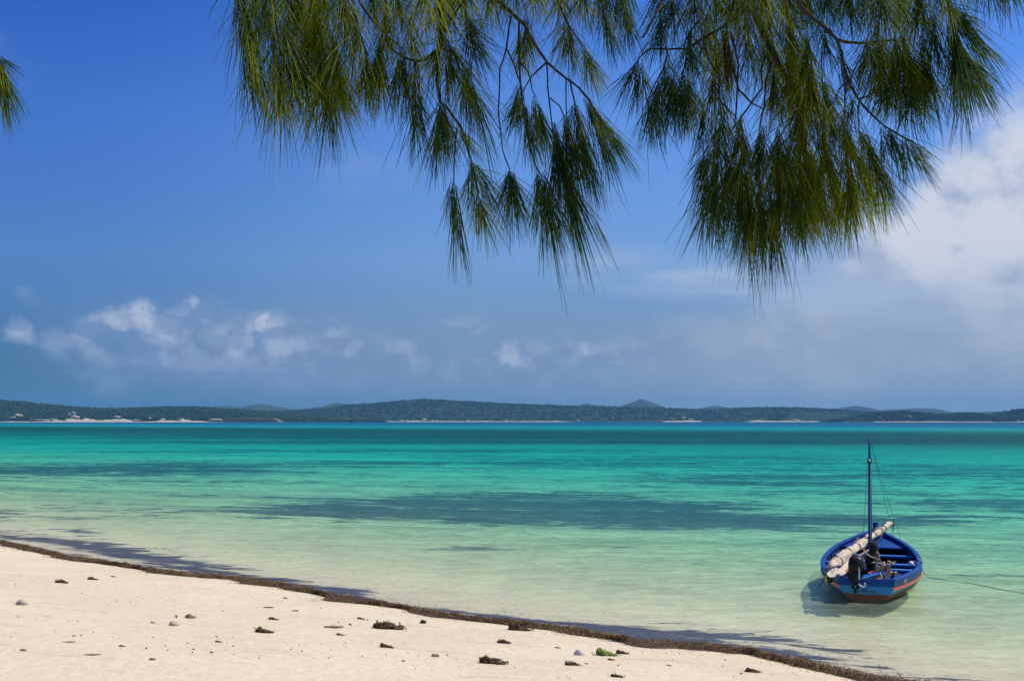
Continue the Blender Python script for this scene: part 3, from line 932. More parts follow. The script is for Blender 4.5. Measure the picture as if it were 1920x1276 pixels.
def bp(px, py, yl):
    """point of the boat frame on the plane local y = yl seen at a photo pixel"""
    o = BMI @ CAMP
    d = (BMI.to_3x3() @ ray(px, py))
    return o + d * ((yl - o.y) / d.y)


boat = empty('fishing_boat', (S0.x, S0.y, 0), -BAZ)
tag(boat, 'small open wooden fishing boat painted blue with a bare mast, moored in the shallows', 'boat')

tk = [0, .10, .22, .36, .50, .64, .76, .86, .94, 1.0]
bk = [.525, .74, .93, 1.055, 1.065, .98, .80, .54, .27, .035]
def half(t): return float(np.interp(t, tk, bk))
_ts = np.linspace(0, 1, 201)
_b = np.interp(_ts, tk, bk)
_b = np.convolve(np.pad(_b, 10, mode='reflect', reflect_type='odd'), np.ones(21) / 21, 'valid')
_b[0] = .525; _b[-1] = .035
def half(t): return float(np.interp(t, _ts, _b))
def rimz(t): return 0.455 - 0.05 * math.sin(min(t, .5) * math.pi) * 0.6 + 0.40 * max(t - .38, 0) ** 1.55 * 1.9
def keelz(t): return -0.05 - 0.16 * math.sin(math.pi * min(t * 1.1, 1)) + (0.16 * max(t - .8, 0) / .2)
def hb(t, z, off=0.0):
    zk = keelz(t)
    q = max((z - zk) / (rimz(t) - zk), 0.0)
    n_ = 2.2 + 1.0 * min(t / .35, 1) - 1.4 * max(t - .65, 0) / .35
    return max(half(t) * (1 - (1 - min(q, 1)) ** n_) ** .5 - off, 0.004)


NS = 34
zl_low = 0.165
levels_f = [0, .05, .18, .4, .7, 1.0]
def levels(t):
    zk = keelz(t)
    lv = [zk + (zl_low - zk) * f for f in levels_f]
    st = rimz(t) - 0.135
    return lv + [zl_low + (st - zl_low) * .5, st, st + (rimz(t) - st) * .5, rimz(t)]
NL = len(levels(0))
hv, hf, hmi = [], [], []
for i in range(NS + 1):
    t = i / NS
    for side in (-1, 1):
        for z in levels(t):
            hv.append((side * hb(t, z), t * BL + 0.10 * (z - .2) * (t > .9) * (t - .9) * 10, z))
def hid(i, sd_, k): return i * 2 * NL + (NL if sd_ > 0 else 0) + k
for i in range(NS):
    for k in range(NL - 1):
        mi = 0 if k < 5 else (1 if k < 7 else 2)
        hf.append((hid(i, 1, k), hid(i + 1, 1, k), hid(i + 1, 1, k + 1), hid(i, 1, k + 1))); hmi.append(mi)
        hf.append((hid(i, -1, k + 1), hid(i + 1, -1, k + 1), hid(i + 1, -1, k), hid(i, -1, k))); hmi.append(mi)
    hf.append((hid(i, -1, 0), hid(i + 1, -1, 0), hid(i + 1, 1, 0), hid(i, 1, 0))); hmi.append(0)
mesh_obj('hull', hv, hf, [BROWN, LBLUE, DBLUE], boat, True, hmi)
# transom: its own boards, 40 mm thick, set 3 mm behind the hull end
tv, tf, tmi = [], [], []
lv0 = levels(0)
lv0 = lv0[:-1] + [rimz(0) + .012]
for yy_ in (-0.045, -0.002):
    for z in lv0:
        for sd_ in (-1, 1):
            tv.append((sd_ * (hb(0, min(z, rimz(0))) + .006), yy_, z))
n0 = len(lv0)
for k in range(n0 - 1):
    mi = 0 if k < 5 else (1 if k < 7 else 2)
    a, b, c, d = 2 * k, 2 * k + 1, 2 * k + 3, 2 * k + 2
    tf.append((a, b, c, d)); tmi.append(mi)
    o_ = 2 * n0
    tf.append((d + o_, c + o_, b + o_, a + o_)); tmi.append(3)
    tf.append((b, b + o_, c + o_, c)); tmi.append(mi)
    tf.append((a + o_, a, d, d + o_)); tmi.append(mi)
tf.append((2 * n0 - 2, 2 * n0 - 1, 4 * n0 - 1, 4 * n0 - 2)); tmi.append(3)
mesh_obj('transom', tv, tf, [BROWN, LBLUE, PBLUE, IBLUE], boat, False, tmi)
# inside skin and floor
iv, if_ = [], []
zf = 0.045
for i in range(NS + 1):
    t = min(i / NS, .985)
    for sd_ in (-1, 1):
        for k in range(5):
            z = zf + (rimz(t) - .01 - zf) * k / 4
            iv.append((sd_ * hb(t, z, .035), t * BL, z))
def iid(i, s_, k): return i * 10 + (5 if s_ > 0 else 0) + k
for i in range(NS):
    for k in range(4):
        if_.append((iid(i, 1, k + 1), iid(i + 1, 1, k + 1), iid(i + 1, 1, k), iid(i, 1, k)))
        if_.append((iid(i, -1, k), iid(i + 1, -1, k), iid(i + 1, -1, k + 1), iid(i, -1, k + 1)))
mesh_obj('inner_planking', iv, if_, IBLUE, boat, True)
fv, ff_ = [], []
for i in range(NS + 1):
    t = min(i / NS, .985)
    fv += [(-hb(t, zf, .03), t * BL, zf - .004), (hb(t, zf, .03), t * BL, zf - .004)]
for i in range(NS):
    ff_.append((2 * i, 2 * i + 1, 2 * i + 3, 2 * i + 2))
mesh_obj('floor_boards', fv, ff_, IBLUE, boat)


def rail(t0, t1, side, zoff, prof, nseg=30, foll=None):
    """strip following the hull; prof = list of (outward, up) corners"""
    v, f = [], []
    m_ = len(prof)
    for i in range(nseg + 1):
        t = t0 + (t1 - t0) * i / nseg
        z = rimz(t) + zoff
        b = hb(t, z)
        for (ow, u) in prof:
            v.append((side * (b + ow), t * BL, z + u))
    for i in range(nseg):
        for k in range(m_):
            a, b = i * m_ + k, i * m_ + (k + 1) % m_
            q = (a, b, b + m_, a + m_)
            f.append(q if side > 0 else q[::-1])
    f.append(tuple(range(m_)))
    f.append(tuple(nseg * m_ + k for k in range(m_))[::-1])
    return v, f


for side in (-1, 1):
    v, f = rail(0.0, 0.992, side, 0.0, [(.022, -.022), (.022, .018), (.01, .026), (-.07, .026), (-.078, .018), (-.078, -.03)])
    mesh_obj('gunwale', v, f, PBLUE, boat)
    v, f = rail(0.0, 0.97, side, -0.175, [(.014, -.036), (.018, 0), (.014, .034), (-.01, .034), (-.01, -.036)])
    mesh_obj('red_stripe', v, f, REDP, boat)
    v, f = rail(0.005, 0.96, side, -0.130, [(.016, -.010), (.019, .008), (-.01, .008), (-.01, -.010)])
    mesh_obj('rubbing_strip', v, f, DARKP, boat)
# thwarts
for t in (.075, .31, .445, .68):
    m_ = MB()
    z = .40 if t > .1 else .385
    bI = hb(t, z, .03)
    m_.box((0, t * BL, z - .018), (2 * bI, .17 if t > .1 else .30, .036))
    m_.build('thwart', TBLUE if t > .1 else DBLUE, boat)
    m_ = MB()
    for s_ in (-.45, .45):
        m_.box((s_ * bI, t * BL, (z - .036 + zf) / 2), (.05, .06, z - .036 - zf - .004))
    m_.build('thwart_knee', IBLUE, boat)
# ribs
for i in range(14):
    t = .06 + i * .062
    for s_ in (-1, 1):
        m_ = MB()
        pts = [(s_ * hb(t, z, .05), t * BL + (.055 if i in (4, 10) else 0), z) for z in np.linspace(zf + .02, rimz(t) - .05, 6)]
        m_.tube(pts, .018, 5)
        m_.build('rib', IBLUE, boat)
# fore deck
dv, df = [], []
for i in range(9):
    t = .76 + (.975 - .76) * i / 8
    z = rimz(t) - .075
    for s_ in (-1, 1):
        dv.append((s_ * hb(t, z, .03), t * BL, z))
nd_ = len(dv)
dv += [(x, y, z - .03) for (x, y, z) in dv]
for i in range(8):
    a = 2 * i
    df.append((a, a + 1, a + 3, a + 2))
    df.append((a + nd_ + 2, a + nd_ + 3, a + nd_ + 1, a + nd_))
df.append((0, nd_, nd_ + 1, 1))
mesh_obj('fore_deck', dv, df, PBLUE, boat)
# stem post and keel
m_ = MB()
m_.tube([(0, BL * 1.0 + .02, -.15), (0, BL * 1.0 + .05, .3), (0, BL + .07, rimz(1) + .02)], .05, 8)
m_.box((0, BL + .06, rimz(1) + .10), (.15, .13, .17), taper=.85)
m_.build('stem_post', PBLUE, boat)
m_ = MB()
m_.box((0, BL - .28, rimz(.95) + .05), (.30, .07, .07))
m_.box((0.05, BL - .28, rimz(.95) + .12), (.09, .09, .11))
m_.build('bow_bitt', DBLUE, boat)
m_ = MB()
m_.beam((0, .02, -.24), (0, BL * .86, -.34), .05, .09)
m_.build('keel', BROWN, boat)

# mast and rigging
MY = 3.9
mb_, mt_ = bp(1631.5, 1030, MY), bp(1630.2, 818.5, MY)
m_ = MB()
base_pt = mb_ + (mb_ - mt_).normalized() * (mb_.z - zf - .01)
m_.tube([base_pt, mb_.lerp(mt_, .4), mb_.lerp(mt_, .8), mt_], [.046, .044, .032, .024], 10)
mast = m_.build('mast', PBLUE, boat, True)
m_ = MB()
hp = mb_.lerp(mt_, .785)
m_.tube([hp + Vector((0, -.01, -.05)), hp + Vector((0, -.01, .05))], .054, 10)
m_.build('mast_band', BLACK, mast)
m_ = MB()
m_.blob(hp + Vector((.0, -.065, .02)), (.028, .02, .03), 3, .05, 8, 6)
m_.build('pulley', WHITE, mast)
def stay(a, b, mat, r_=.006, sag=.03):
    m_ = MB()
    a, b = Vector(a), Vector(b)
    m_.tube([a.lerp(b, k / 8) + Vector((0, 0, -sag * math.sin(math.pi * k / 8))) for k in range(9)], r_, 5)
    m_.build('stay_rope', mat, boat)
tl = .66
stay(hp + Vector((-.05, 0, 0)), (-half(.93) + .02, .93 * BL, rimz(.93) + .02), ROPED, .005)
stay(mt_ + Vector((.03, 0, -.1)), (half(.88) - .02, .88 * BL, rimz(.88) + .02), ROPEG, .0042)
stay(mt_ + Vector((.03, 0, -.16)), (half(.82) - .02, .82 * BL, rimz(.82) + .02), ROPEG, .0042)
m_ = MB()
m_.tube([hp + Vector((.03, -.05, 0)), mb_.lerp(mt_, .4) + Vector((.01, -.056, 0)), mb_ + Vector((.02, -.06, .1))], .007, 5)
m_.build('halyard', ROPE, mast)

# rowlock bracket on the starboard rim
rb = bp(1722, 1053, .40 * BL)
m_ = MB()
P_ = lambda px, py, dy=0.0: bp(px, py, .40 * BL + dy)
m_.tube([P_(1713, 1050.5), P_(1724.5, 1060)], .016, 6)
m_.tube([P_(1719.5, 1046), P_(1730.5, 1053.5)], .016, 6)
m_.tube([P_(1730.5, 1053.5), P_(1724.5, 1060)], .022, 6)
m_.tube([P_(1724.5, 1060), P_(1719, 1064), P_(1718.5, 1058)], .008, 5)
m_.build('rowlock', METAL, boat)
m_ = MB()
m_.blob(bp(1708.5, 1055.5, .30 * BL), (.055, .055, .05), 5, .05, 12, 8)
wb = m_.build('small_buoy', WHITE, None, True)
wb.matrix_world = BM
tag(wb, 'small white round float lying on the right rim of the blue boat', 'float')


# lettering on the starboard quarter: pale BLS, and dark worn marks on the transom
def letters(txt, size, mat, origin, xdir, up, nrm, name, parent):
    cu = bpy.data.curves.new(name, 'FONT')
    cu.body = txt
    cu.size = size
    cu.extrude = 0.003
    cu.align_x = 'CENTER'
    cu.align_y = 'CENTER'
    tmp = bpy.data.objects.new('tmp', cu)
    C.objects.link(tmp)
    bpy.context.view_layer.update()
    me = bpy.data.meshes.new_from_object(tmp)
    C.objects.unlink(tmp)
    bpy.data.objects.remove(tmp)
    me.materials.clear()
    me.materials.append(mat)
    me.name = name
    o = bpy.data.objects.new(name, me)
    C.objects.link(o)
    o.parent = parent
    Mx = Matrix((xdir, up, nrm)).transposed().to_4x4()
    Mx.translation = origin
    o.matrix_local = Mx
    return o


tq = .10
zq = rimz(tq) - .085
pA = Vector((hb(tq - .03, zq), (tq - .03) * BL, zq)); pB = Vector((hb(tq + .03, zq), (tq + .03) * BL, zq))
pU = Vector((hb(tq, zq + .04), tq * BL, zq + .04)); pD = Vector((hb(tq, zq - .04), tq * BL, zq - .04))
xd = (pB - pA).normalized(); ud = (pU - pD).normalized(); nr = xd.cross(ud).normalized(); ud = nr.cross(xd)
letters('BLS', .13, PALEP, Vector((hb(tq, zq), tq * BL, zq)) + nr * .008, xd, ud, nr, 'registration_letters', boat)
m_ = MB()
rr = random.Random(4)
for i, (x, z, hgt) in enumerate([(-.17, .20, .05), (-.13, .205, .045), (-.085, .21, .06), (-.05, .215, .09), (-.02, .225, .10), (.015, .21, .08), (.06, .20, .05), (.10, .205, .055), (.14, .20, .06), (.165, .2, .045)]):
    m_.beam((x, -.0485, z - hgt * .25), (x + rr.uniform(-.025, .025), -.0485, z + hgt * .6), .010, .007, up=Vector((0, 1, 0)))
    m_.beam((x - .012, -.0487, z + rr.uniform(-.01, .03)), (x + .02, -.0487, z + rr.uniform(-.01, .03)), .009, .006, up=Vector((0, 1, 0)))
m_.build('worn_lettering', DARKP, boat)

# outboard motor tilted on the transom
mo_o = bp(1604, 1080, -.10)
motor = empty('outboard_motor', BM @ Vector((mo_o.x, -.06, rimz(0))), -BAZ)
tag(motor, 'black outboard motor hanging on the stern of the blue boat', 'outboard motor')
def mloc(px, py, yl):
    return bp(px, py, yl) - Vector((mo_o.x, -.06, rimz(0)))
m_ = MB()
c = mloc(1605, 1057, -.02)
rows_ = [(-.20, .08, .10), (-.17, .13, .17), (-.06, .165, .22), (.05, .165, .22), (.12, .14, .19), (.165, .09, .12), (.175, .03, .05)]
v, f = [], []
rt = Matrix.Rotation(R(-24), 3, 'X') @ Matrix.Rotation(R(14), 3, 'Y')
for (z, a, b) in rows_:
    for k in range(16):
        an = 2 * math.pi * k / 16
        cx_, sx_ = math.cos(an), math.sin(an)
        p = Vector((math.copysign(abs(cx_) ** .5, cx_) * a * .86, math.copysign(abs(sx_) ** .5, sx_) * b * .85, z * .95))
        v.append(c + rt @ p)
for i in range(len(rows_) - 1):
    for k in range(16):
        a0, a1 = i * 16 + k, i * 16 + (k + 1) % 16
        f.append((a0, a1, a1 + 16, a0 + 16))
f.append(tuple(range(16))[::-1]); f.append(tuple((len(rows_) - 1) * 16 + k for k in range(16)))
mesh_obj('cowling', v, f, BLACK, motor, True)
m_ = MB()
m_.tube([mloc(1600, 1070, -.12), mloc(1601, 1082, -.16), mloc(1603, 1094, -.20)], [.075, .055, .05], 8)
m_.beam(mloc(1596, 1088, -.2), mloc(1612, 1089, -.2), .10, .018)
m_.build('shaft', BLACK, motor)
m_ = MB()
g0 = mloc(1604, 1097, -.22)
m_.tube([g0 + Vector((0, .16, .02)), g0 + Vector((0, .06, 0)), g0 + Vector((0, -.10, -.03)), g0 + Vector((0, -.15, -.04))], [.01, .045, .04, .01], 8)
m_.add([g0 + Vector(p) for p in ((-.012, .1, -.02), (.012, .1, -.02), (.012, -.04, -.02), (-.012, -.04, -.02), (-.004, .03, -.13), (.004, .03, -.13), (.004, -.03, -.13), (-.004, -.03, -.13))],
       [(0, 1, 5, 4), (1, 2, 6, 5), (2, 3, 7, 6), (3, 0, 4, 7), (7, 6, 5, 4)])
m_.build('gearcase', BLACK, motor)
m_ = MB()
for k in range(3):
    a = R(30 + 120 * k)
    q = g0 + Vector((0, -.15, -.04))
    e = q + Vector((math.cos(a) * .10, -.01, math.sin(a) * .10))
    s_ = Vector((-math.sin(a), .5, math.cos(a))) * .04
    m_.add([q, q.lerp(e, .5) + s_, e, q.lerp(e, .5) - s_], [(0, 1, 2, 3), (3, 2, 1, 0)])
m_.build('propeller', BLACK, motor)
m_ = MB()
m_.box(mloc(1600, 1081, -.03), (.19, .035, .20))
m_.box(mloc(1594, 1083, -.09), (.03, .08, .16))
m_.box(mloc(1607, 1083, -.09), (.03, .08, .16))
m_.build('clamp_bracket', BLACK, motor)
m_ = MB()
m_.tube([mloc(1610.5, 1062, -.2), mloc(1611, 1073, -.21), mloc(1610.5, 1086, -.22)], .013, 6)
m_.build('tilt_tube', METAL, motor)
m_ = MB()
hk = [(1610, 1094), (1614, 1097.5), (1618, 1099), (1621.5, 1098), (1623, 1095.5), (1622, 1093), (1620, 1092)]
m_.tube([mloc(a, b, -.26) for a, b in hk], [.012, .018, .017, .014, .012, .01, .008], 6)
m_.build('white_hook', WHITE, motor)
m_ = MB()
m_.tube([mloc(1612, 1046, .0), mloc(1620, 1050, .12), mloc(1622, 1058, .35), mloc(1622.5, 1066, .6)], [.022, .02, .018, .022], 6)
m_.build('tiller_handle', METAL, motor)
m_ = MB()
m_.box(c + rt @ Vector((.085, -.04, .155)), (.07, .16, .012), rt)
m_.build('cowling_badge', METAL, motor)

# black covered bundle amidships, with its wrapping cord
bo = bp(1632, 1060, 2.1)
bund = empty('covered_bundle', BM @ Vector((bo.x, 2.1, zf)), -BAZ)
tag(bund, 'black wrapped bundle standing upright in the middle of the blue boat', 'bundle')
def bl(px, py, yl):
    return bp(px, py, yl) - Vector((bo.x, 2.1, zf))
v, f = [], []
rows_ = [(1085, 1612, 1660, .30), (1078, 1612, 1654, .30), (1068, 1614, 1650, .28), (1056, 1617, 1647, .24), (1046, 1620, 1648, .20), (1038, 1626, 1647, .17), (1031, 1629, 1646, .15), (1025, 1629, 1647, .15), (1019, 1631, 1646, .13), (1015.5, 1634, 1643, .08), (1014.5, 1637, 1640, .03)]
rr = random.Random(3)
for i, (py, xa, xb, dp) in enumerate(rows_):
    a, b = bl(xa, py, 2.1), bl(xb, py, 2.1)
    for k in range(16):
        an = 2 * math.pi * k / 16
        wv_ = 1 + .10 * math.sin(3 * an + i * 1.3) + rr.uniform(-.05, .05)
        p = (a + b) / 2 + Vector((math.cos(an) * (b.x - a.x) / 2 * wv_, math.sin(an) * dp * wv_, rr.uniform(-.008, .008)))
        p.z = max(p.z, .002)
        v.append(p)
for i in range(len(rows_) - 1):
    for k in range(16):
        a0, a1 = i * 16 + k, i * 16 + (k + 1) % 16
        f.append((a0, a1, a1 + 16, a0 + 16))
f.append(tuple((len(rows_) - 1) * 16 + k for k in range(16)))
mesh_obj('cover', v, f, TARP, bund, True)
m_ = MB()
m_.tube([bl(1619, 1030, 1.85), bl(1624, 1036, 1.80), bl(1632, 1043, 1.80), bl(1641, 1046, 1.82), bl(1646, 1050, 1.85)], .014, 6)
m_.tube([bl(1644, 1034, 1.9), bl(1648, 1038, 1.85), bl(1649, 1046, 1.85)], .012, 6)
m_.build('cord', ROPE, bund)

# furled sail round its yard
sail = empty('furled_sail', BM @ Vector((0, 3.0, .5)), -BAZ)
tag(sail, 'cream furled sail tied round its yard, lying diagonally across the blue boat', 'sail')
so = Vector((0, 3.0, .5))
A_, Z_ = bp(1556, 1066, .55) - so, bp(1671, 979.5, 6.9) - so
m_ = MB()
ax = [A_.lerp(Z_, k) for k in (0, .25, .5, .75, 1.0)]
m_.tube(ax, [.045, .05, .05, .052, .054], 9)
yard = m_.build('yard', WOOD, sail, True)
def px_on(pxv):
    # parameter along the yard whose projection has the wanted photo x
    lo, hi_ = 0.0, 1.0
    for _ in range(30):
        md = (lo + hi_) / 2
        p = BM @ (A_.lerp(Z_, md) + so) - CAMP
        x = 960 + F_PX * p.x / p.dot(FW)
        if x < pxv: lo = md
        else: hi_ = md
    return lo
v, f = [], []
rr = random.Random(12)
rowsS = [(1557, .05), (1560, .085), (1564, .10), (1568, .125), (1574, .128), (1580, .125), (1586, .128), (1590, .105), (1595, .118), (1601, .112), (1606, .095), (1611, .110), (1617, .105), (1623, .09), (1628, .098), (1633, .085), (1638, .08), (1644, .075), (1650, .082), (1656, .070), (1662, .075), (1666, .070), (1670, .064)]
ad = (Z_ - A_).normalized()
s1 = ad.cross(Vector((0, 0, 1))).normalized(); u1 = s1.cross(ad)
tprev = 0
ringc = []
for i, (px, r_) in enumerate(rowsS):
    t = px_on(px)
    cc = A_.lerp(Z_, t) + u1 * (.03 if px < 1635 else 0.0) + s1 * rr.uniform(-.012, .012)
    ringc.append((px, cc, r_))
    for k in range(18):
        an = 2 * math.pi * k / 18
        q = .9 * r_ * (1 + .16 * math.sin(4 * an + i * .9) + .12 * math.sin(8 * an - i * .35) + rr.uniform(-.10, .10))
        v.append(cc + (s1 * math.cos(an) + u1 * math.sin(an)) * q)
for i in range(len(rowsS) - 1):
    for k in range(18):
        a0, a1 = i * 18 + k, i * 18 + (k + 1) % 18
        f.append((a0, a1, a1 + 18, a0 + 18))
f.append(tuple(range(18))[::-1]); f.append(tuple((len(rowsS) - 1) * 18 + k for k in range(18)))
mesh_obj('canvas_roll', v, f, SAIL, sail, True)
for px, cc, r_ in [ringc[3], ringc[7], ringc[10], ringc[13], ringc[16], ringc[19]]:
    m_ = MB()
    m_.tube([cc + (s1 * math.cos(a) + u1 * math.sin(a)) * (r_ * 1.07) + ad * (.05 * math.sin(a)) for a in np.linspace(0, 6.4, 15)], .011, 5, cap=False)
    m_.build('tie', ROPED, sail)
m_ = MB()
e = A_.lerp(Z_, px_on(1669.5))
m_.tube([e + (s1 * math.cos(a) + u1 * math.sin(a)) * .072 for a in np.linspace(0, 6.3, 12)] + [e + s1 * .07 + Vector((0, 0, -.1)), e + s1 * .07 + Vector((0, 0, -.2))], .013, 5)
m_.build('end_lashing', ROPED, sail)
# rope loops beside the yard
m_ = MB()
lp_ = [(1641, 1003), (1638, 996), (1641, 991), (1648, 988.5), (1654, 990), (1657, 994), (1654, 1001), (1652, 1008), (1646, 1014), (1642, 1017)]
m_.tube([bp(a, b, 5.4) - so for a, b in lp_], [.02, .024, .026, .024, .02, .02, .022, .026, .03, .03], 6)
m_.build('gathered_cloth', CANVAS, sail, True)
m_ = MB()
for q in range(9):
    pts = []
    x0, y0 = rr.uniform(1606, 1628), rr.uniform(1008, 1030)
    for k in range(6):
        pts.append(bp(x0 + rr.uniform(-6, 6), y0 + rr.uniform(-4, 4) - k * .3, 3.7 + rr.uniform(-.15, .2)) - so)
    m_.tube(pts, .010, 5)
m_.build('sheet_rope', ROPE, sail)

# long oar under the sail
oar = empty('wooden_oar', BM @ Vector((0, 2.5, .45)), -BAZ)
tag(oar, 'long pale oar with an orange-brown edge lying beside the furled sail', 'oar')
oo = Vector((0, 2.5, .45))
m_ = MB()
a, b = bp(1574, 1073, .30) - oo, bp(1600, 1048, 2.1) - oo
d_ = bp(1636, 1026, 4.1) - oo
m_.tube([b, d_], .022, 6)
m_.build('shaft', WOOD, oar)
m_ = MB()
m_.beam(a, b, .13, .03)
ob_ = m_.build('blade', CANVAS, oar)
m_ = MB()
sh_ = Vector((.075, -.01, -.012))
m_.beam(a + sh_, b + sh_, .035, .045)
m_.build('blade_edge', ORANGE, oar)

# crumpled canvas over the port quarter
cv = empty('canvas_sheet', BM @ Vector((-.5, .1, .47)), -BAZ)
tag(cv, 'crumpled cream canvas sheet hanging over the left corner of the stern', 'canvas')
co = Vector((-.5, .1, .47))
v, f = [], []
NU, NV = 20, 9
edge_t = [(1551, 1072), (1558, 1067), (1566, 1063), (1575, 1066), (1584, 1070), (1587, 1074)]
edge_b = [(1551, 1076), (1556, 1081.5), (1564, 1081), (1572, 1078), (1581, 1080), (1585, 1076.5)]
for j in range(NV + 1):
    for i in range(NU + 1):
        u, vv = i / NU * 5, j / NV
        k = min(int(u), 4); fr_ = u - k
        pt = [edge_t[k][q] * (1 - fr_) + edge_t[k + 1][q] * fr_ for q in (0, 1)]
        pb = [edge_b[k][q] * (1 - fr_) + edge_b[k + 1][q] * fr_ for q in (0, 1)]
        px, py = pt[0] * (1 - vv) + pb[0] * vv, pt[1] * (1 - vv) + pb[1] * vv
        yl = .42 * (1 - vv) - .07 + rr.uniform(-.015, .015) + .045 * math.sin(i * 1.1 + j * .8) + .02 * math.sin(i * 2.3 - j)
        v.append(bp(px, py, yl) - co)
for j in range(NV):
    for i in range(NU):
        a0 = j * (NU + 1) + i
        f.append((a0, a0 + NU + 1, a0 + NU + 2, a0 + 1))
mesh_obj('canvas_fold', v, f, CANVAS, cv, True)
m_ = MB()
m_.blob(bp(1572, 1079, -.05) - co, (.055, .03, .035), 4, .2)
m_.build('purple_rag', principled('purple_cloth', (0.12, 0.09, 0.30), .8), cv, True)
m_ = MB()
m_.blob(bp(1585.5, 1075.5, -.06) - co, (.022, .02, .018), 4, .1)
m_.build('green_knob', GREENP, cv, True)

# yellow float and black fender on the port side
m_ = MB()
m_.blob(bp(1550.5, 1084, .30), (.045, .06, .085), 8, .08, 12, 9)
o = m_.build('yellow_float', YELLOW, None, True)
o.matrix_world = BM
tag(o, 'yellow float hanging against the left side of the blue boat', 'float')
m_ = MB()
cc = bp(1556, 1085, .18)
m_.tube([cc + Vector((math.cos(a) * .03 - .0, math.cos(a) * .02, math.sin(a) * .065)) for a in np.linspace(0, 2 * math.pi, 14)], .022, 7, cap=False)
o = m_.build('rubber_fender', BLACK, None, True)
o.matrix_world = BM
tag(o, 'small black rubber fender hanging beside the yellow float', 'fender')

# tangle of rope on the stern thwart
m_ = MB()
rr = random.Random(21)
for q in range(34):
    cx0, cy0 = rr.gauss(1657, 7), rr.gauss(1063, 6)
    pts = []
    an = rr.uniform(0, 6.28)
    for k in range(5):
        cx0 += math.cos(an) * 3.0; cy0 += math.sin(an) * 2.4
        an += rr.uniform(-1.0, 1.0)
        pts.append(bp(cx0, min(cy0, 1079), .45 + rr.uniform(-.12, .35)))
    for p in pts:
        p.z = max(p.z, .395)
    m_.tube(pts, rr.uniform(.008, .014), 5)
m_.tube([bp(1650, 1073, .2), bp(1653, 1079, .0), bp(1654, 1083, -.05), bp(1650, 1084, -.06), bp(1645, 1083.5, -.065)], .011, 5)
o = m_.build('rope_tangle', ROPE, None)
o.matrix_world = BM
tag(o, 'tangled heap of tan rope at the stern of the blue boat', 'rope')
m_ = MB()
m_.beam(bp(1614, 1085, .02), bp(1652, 1073, .35), .07, .02)
m_.beam(bp(1618, 1080, .2), bp(1655, 1069, .5), .05, .02)
o = m_.build('blue_plank', TBLUE, None)
o.matrix_world = BM
tag(o, 'loose blue board resting across the stern of the boat', 'board')
m_ = MB()
m_.beam(bp(1628, 1074.5, .3), bp(1644, 1069.5, .5), .045, .03)
o = m_.build('red_handle', REDP, None)
o.matrix_world = BM
tag(o, 'short red stick lying beside the loose blue board', 'stick')
# mooring lines
m_ = MB()
pts = [BM @ bp(1727, 1062, .42 * BL), at_z(1733, 1074, .12), at_z(1742, 1082, .012), at_z(1765, 1086, .010), at_z(1795, 1090, -.02), at_z(1820, 1093, .012), at_z(1850, 1099, .008), at_z(1880, 1105, .014), at_z(1915, 1111, .01), at_z(1990, 1122, .0), at_z(2100, 1140, -.2)]
m_.tube(pts, .007, 5)
o = m_.build('mooring_line', ROPED)
tag(o, 'dark mooring line floating on the water to the right of the boat', 'rope')
m_ = MB()
m_.tube([BM @ bp(1547, 1081, .35), at_z(1542, 1090, .10), at_z(1535, 1100, -.02), at_z(1528, 1106, -.2)], .009, 5)
o = m_.build('anchor_line', ROPED)
tag(o, 'thin rope dropping into the water from the left side of the boat', 'rope')

# ------------------------------------------------------------------ weed on the beach
WEED = principled('dry_seaweed', (0.20, 0.12, 0.052), 0.85, var=0.45, scale=6, col2=(0.29, 0.19, 0.085), spec=0.2)
WEEDD = principled('dark_seaweed', (0.075, 0.042, 0.020), 0.8, var=0.4, scale=12, spec=0.3)
WEEDG = principled('green_seaweed', (0.20, 0.24, 0.035), 0.7, var=0.3, scale=12)
STONE = principled('pale_coral_stone', (0.50, 0.41, 0.30), 0.9, var=0.25, scale=25, bump=0.01, bscale=60)
STONEB = principled('brown_stone', (0.27, 0.17, 0.09), 0.9, var=0.3, scale=25, bump=0.01, bscale=60)
DRIFT = principled('driftwood', (0.36, 0.25, 0.13), 0.85, var=0.3, scale=18, bump=0.004, bscale=80)
SHELL = principled('shell', (0.60, 0.52, 0.46), 0.6, var=0.2, scale=30)


def blades(centers, lens, wid, rng_, flat=0.5):
    """small ribbon leaves: 3 cross-sections each"""
    n = len(centers)
    az_ = rng_.uniform(0, 2 * math.pi, n)
    ti = rng_.normal(0, flat, n)
    d = np.stack([np.cos(az_) * np.cos(ti), np.sin(az_) * np.cos(ti), np.sin(ti)], 1)
    side = np.stack([-np.sin(az_), np.cos(az_), rng_.normal(0, .5, n)], 1)
    side /= np.linalg.norm(side, axis=1)[:, None]
    up_ = np.cross(d, side)
    L = lens[:, None]
    W_ = (wid * rng_.uniform(.6, 1.4, n))[:, None]
    cur = rng_.normal(0, .25, n)[:, None] * L
    v = np.stack([centers - d * L / 2 - side * W_ * .5, centers - d * L / 2 + side * W_ * .5,
                  centers + up_ * cur - side * W_, centers + up_ * cur + side * W_,
                  centers + d * L / 2 - side * W_ * .4, centers + d * L / 2 + side * W_ * .4], 1)
    f = np.array([(0, 1, 3, 2), (2, 3, 5, 4)])
    ff = f[None] + (np.arange(n) * 6)[:, None, None]
    return v.reshape(-1, 3), ff.reshape(-1, 4)


def line_point(run):
    x = np.interp(run, CUM, LA[:, 0]); y = np.interp(run, CUM, LA[:, 1])
    e = .2
    tx = np.interp(run + e, CUM, LA[:, 0]) - np.interp(run - e, CUM, LA[:, 0])
    ty = np.interp(run + e, CUM, LA[:, 1]) - np.interp(run - e, CUM, LA[:, 1])
    n_ = np.hypot(tx, ty)
    return x, y, -ty / n_, tx / n_       # + normal points offshore


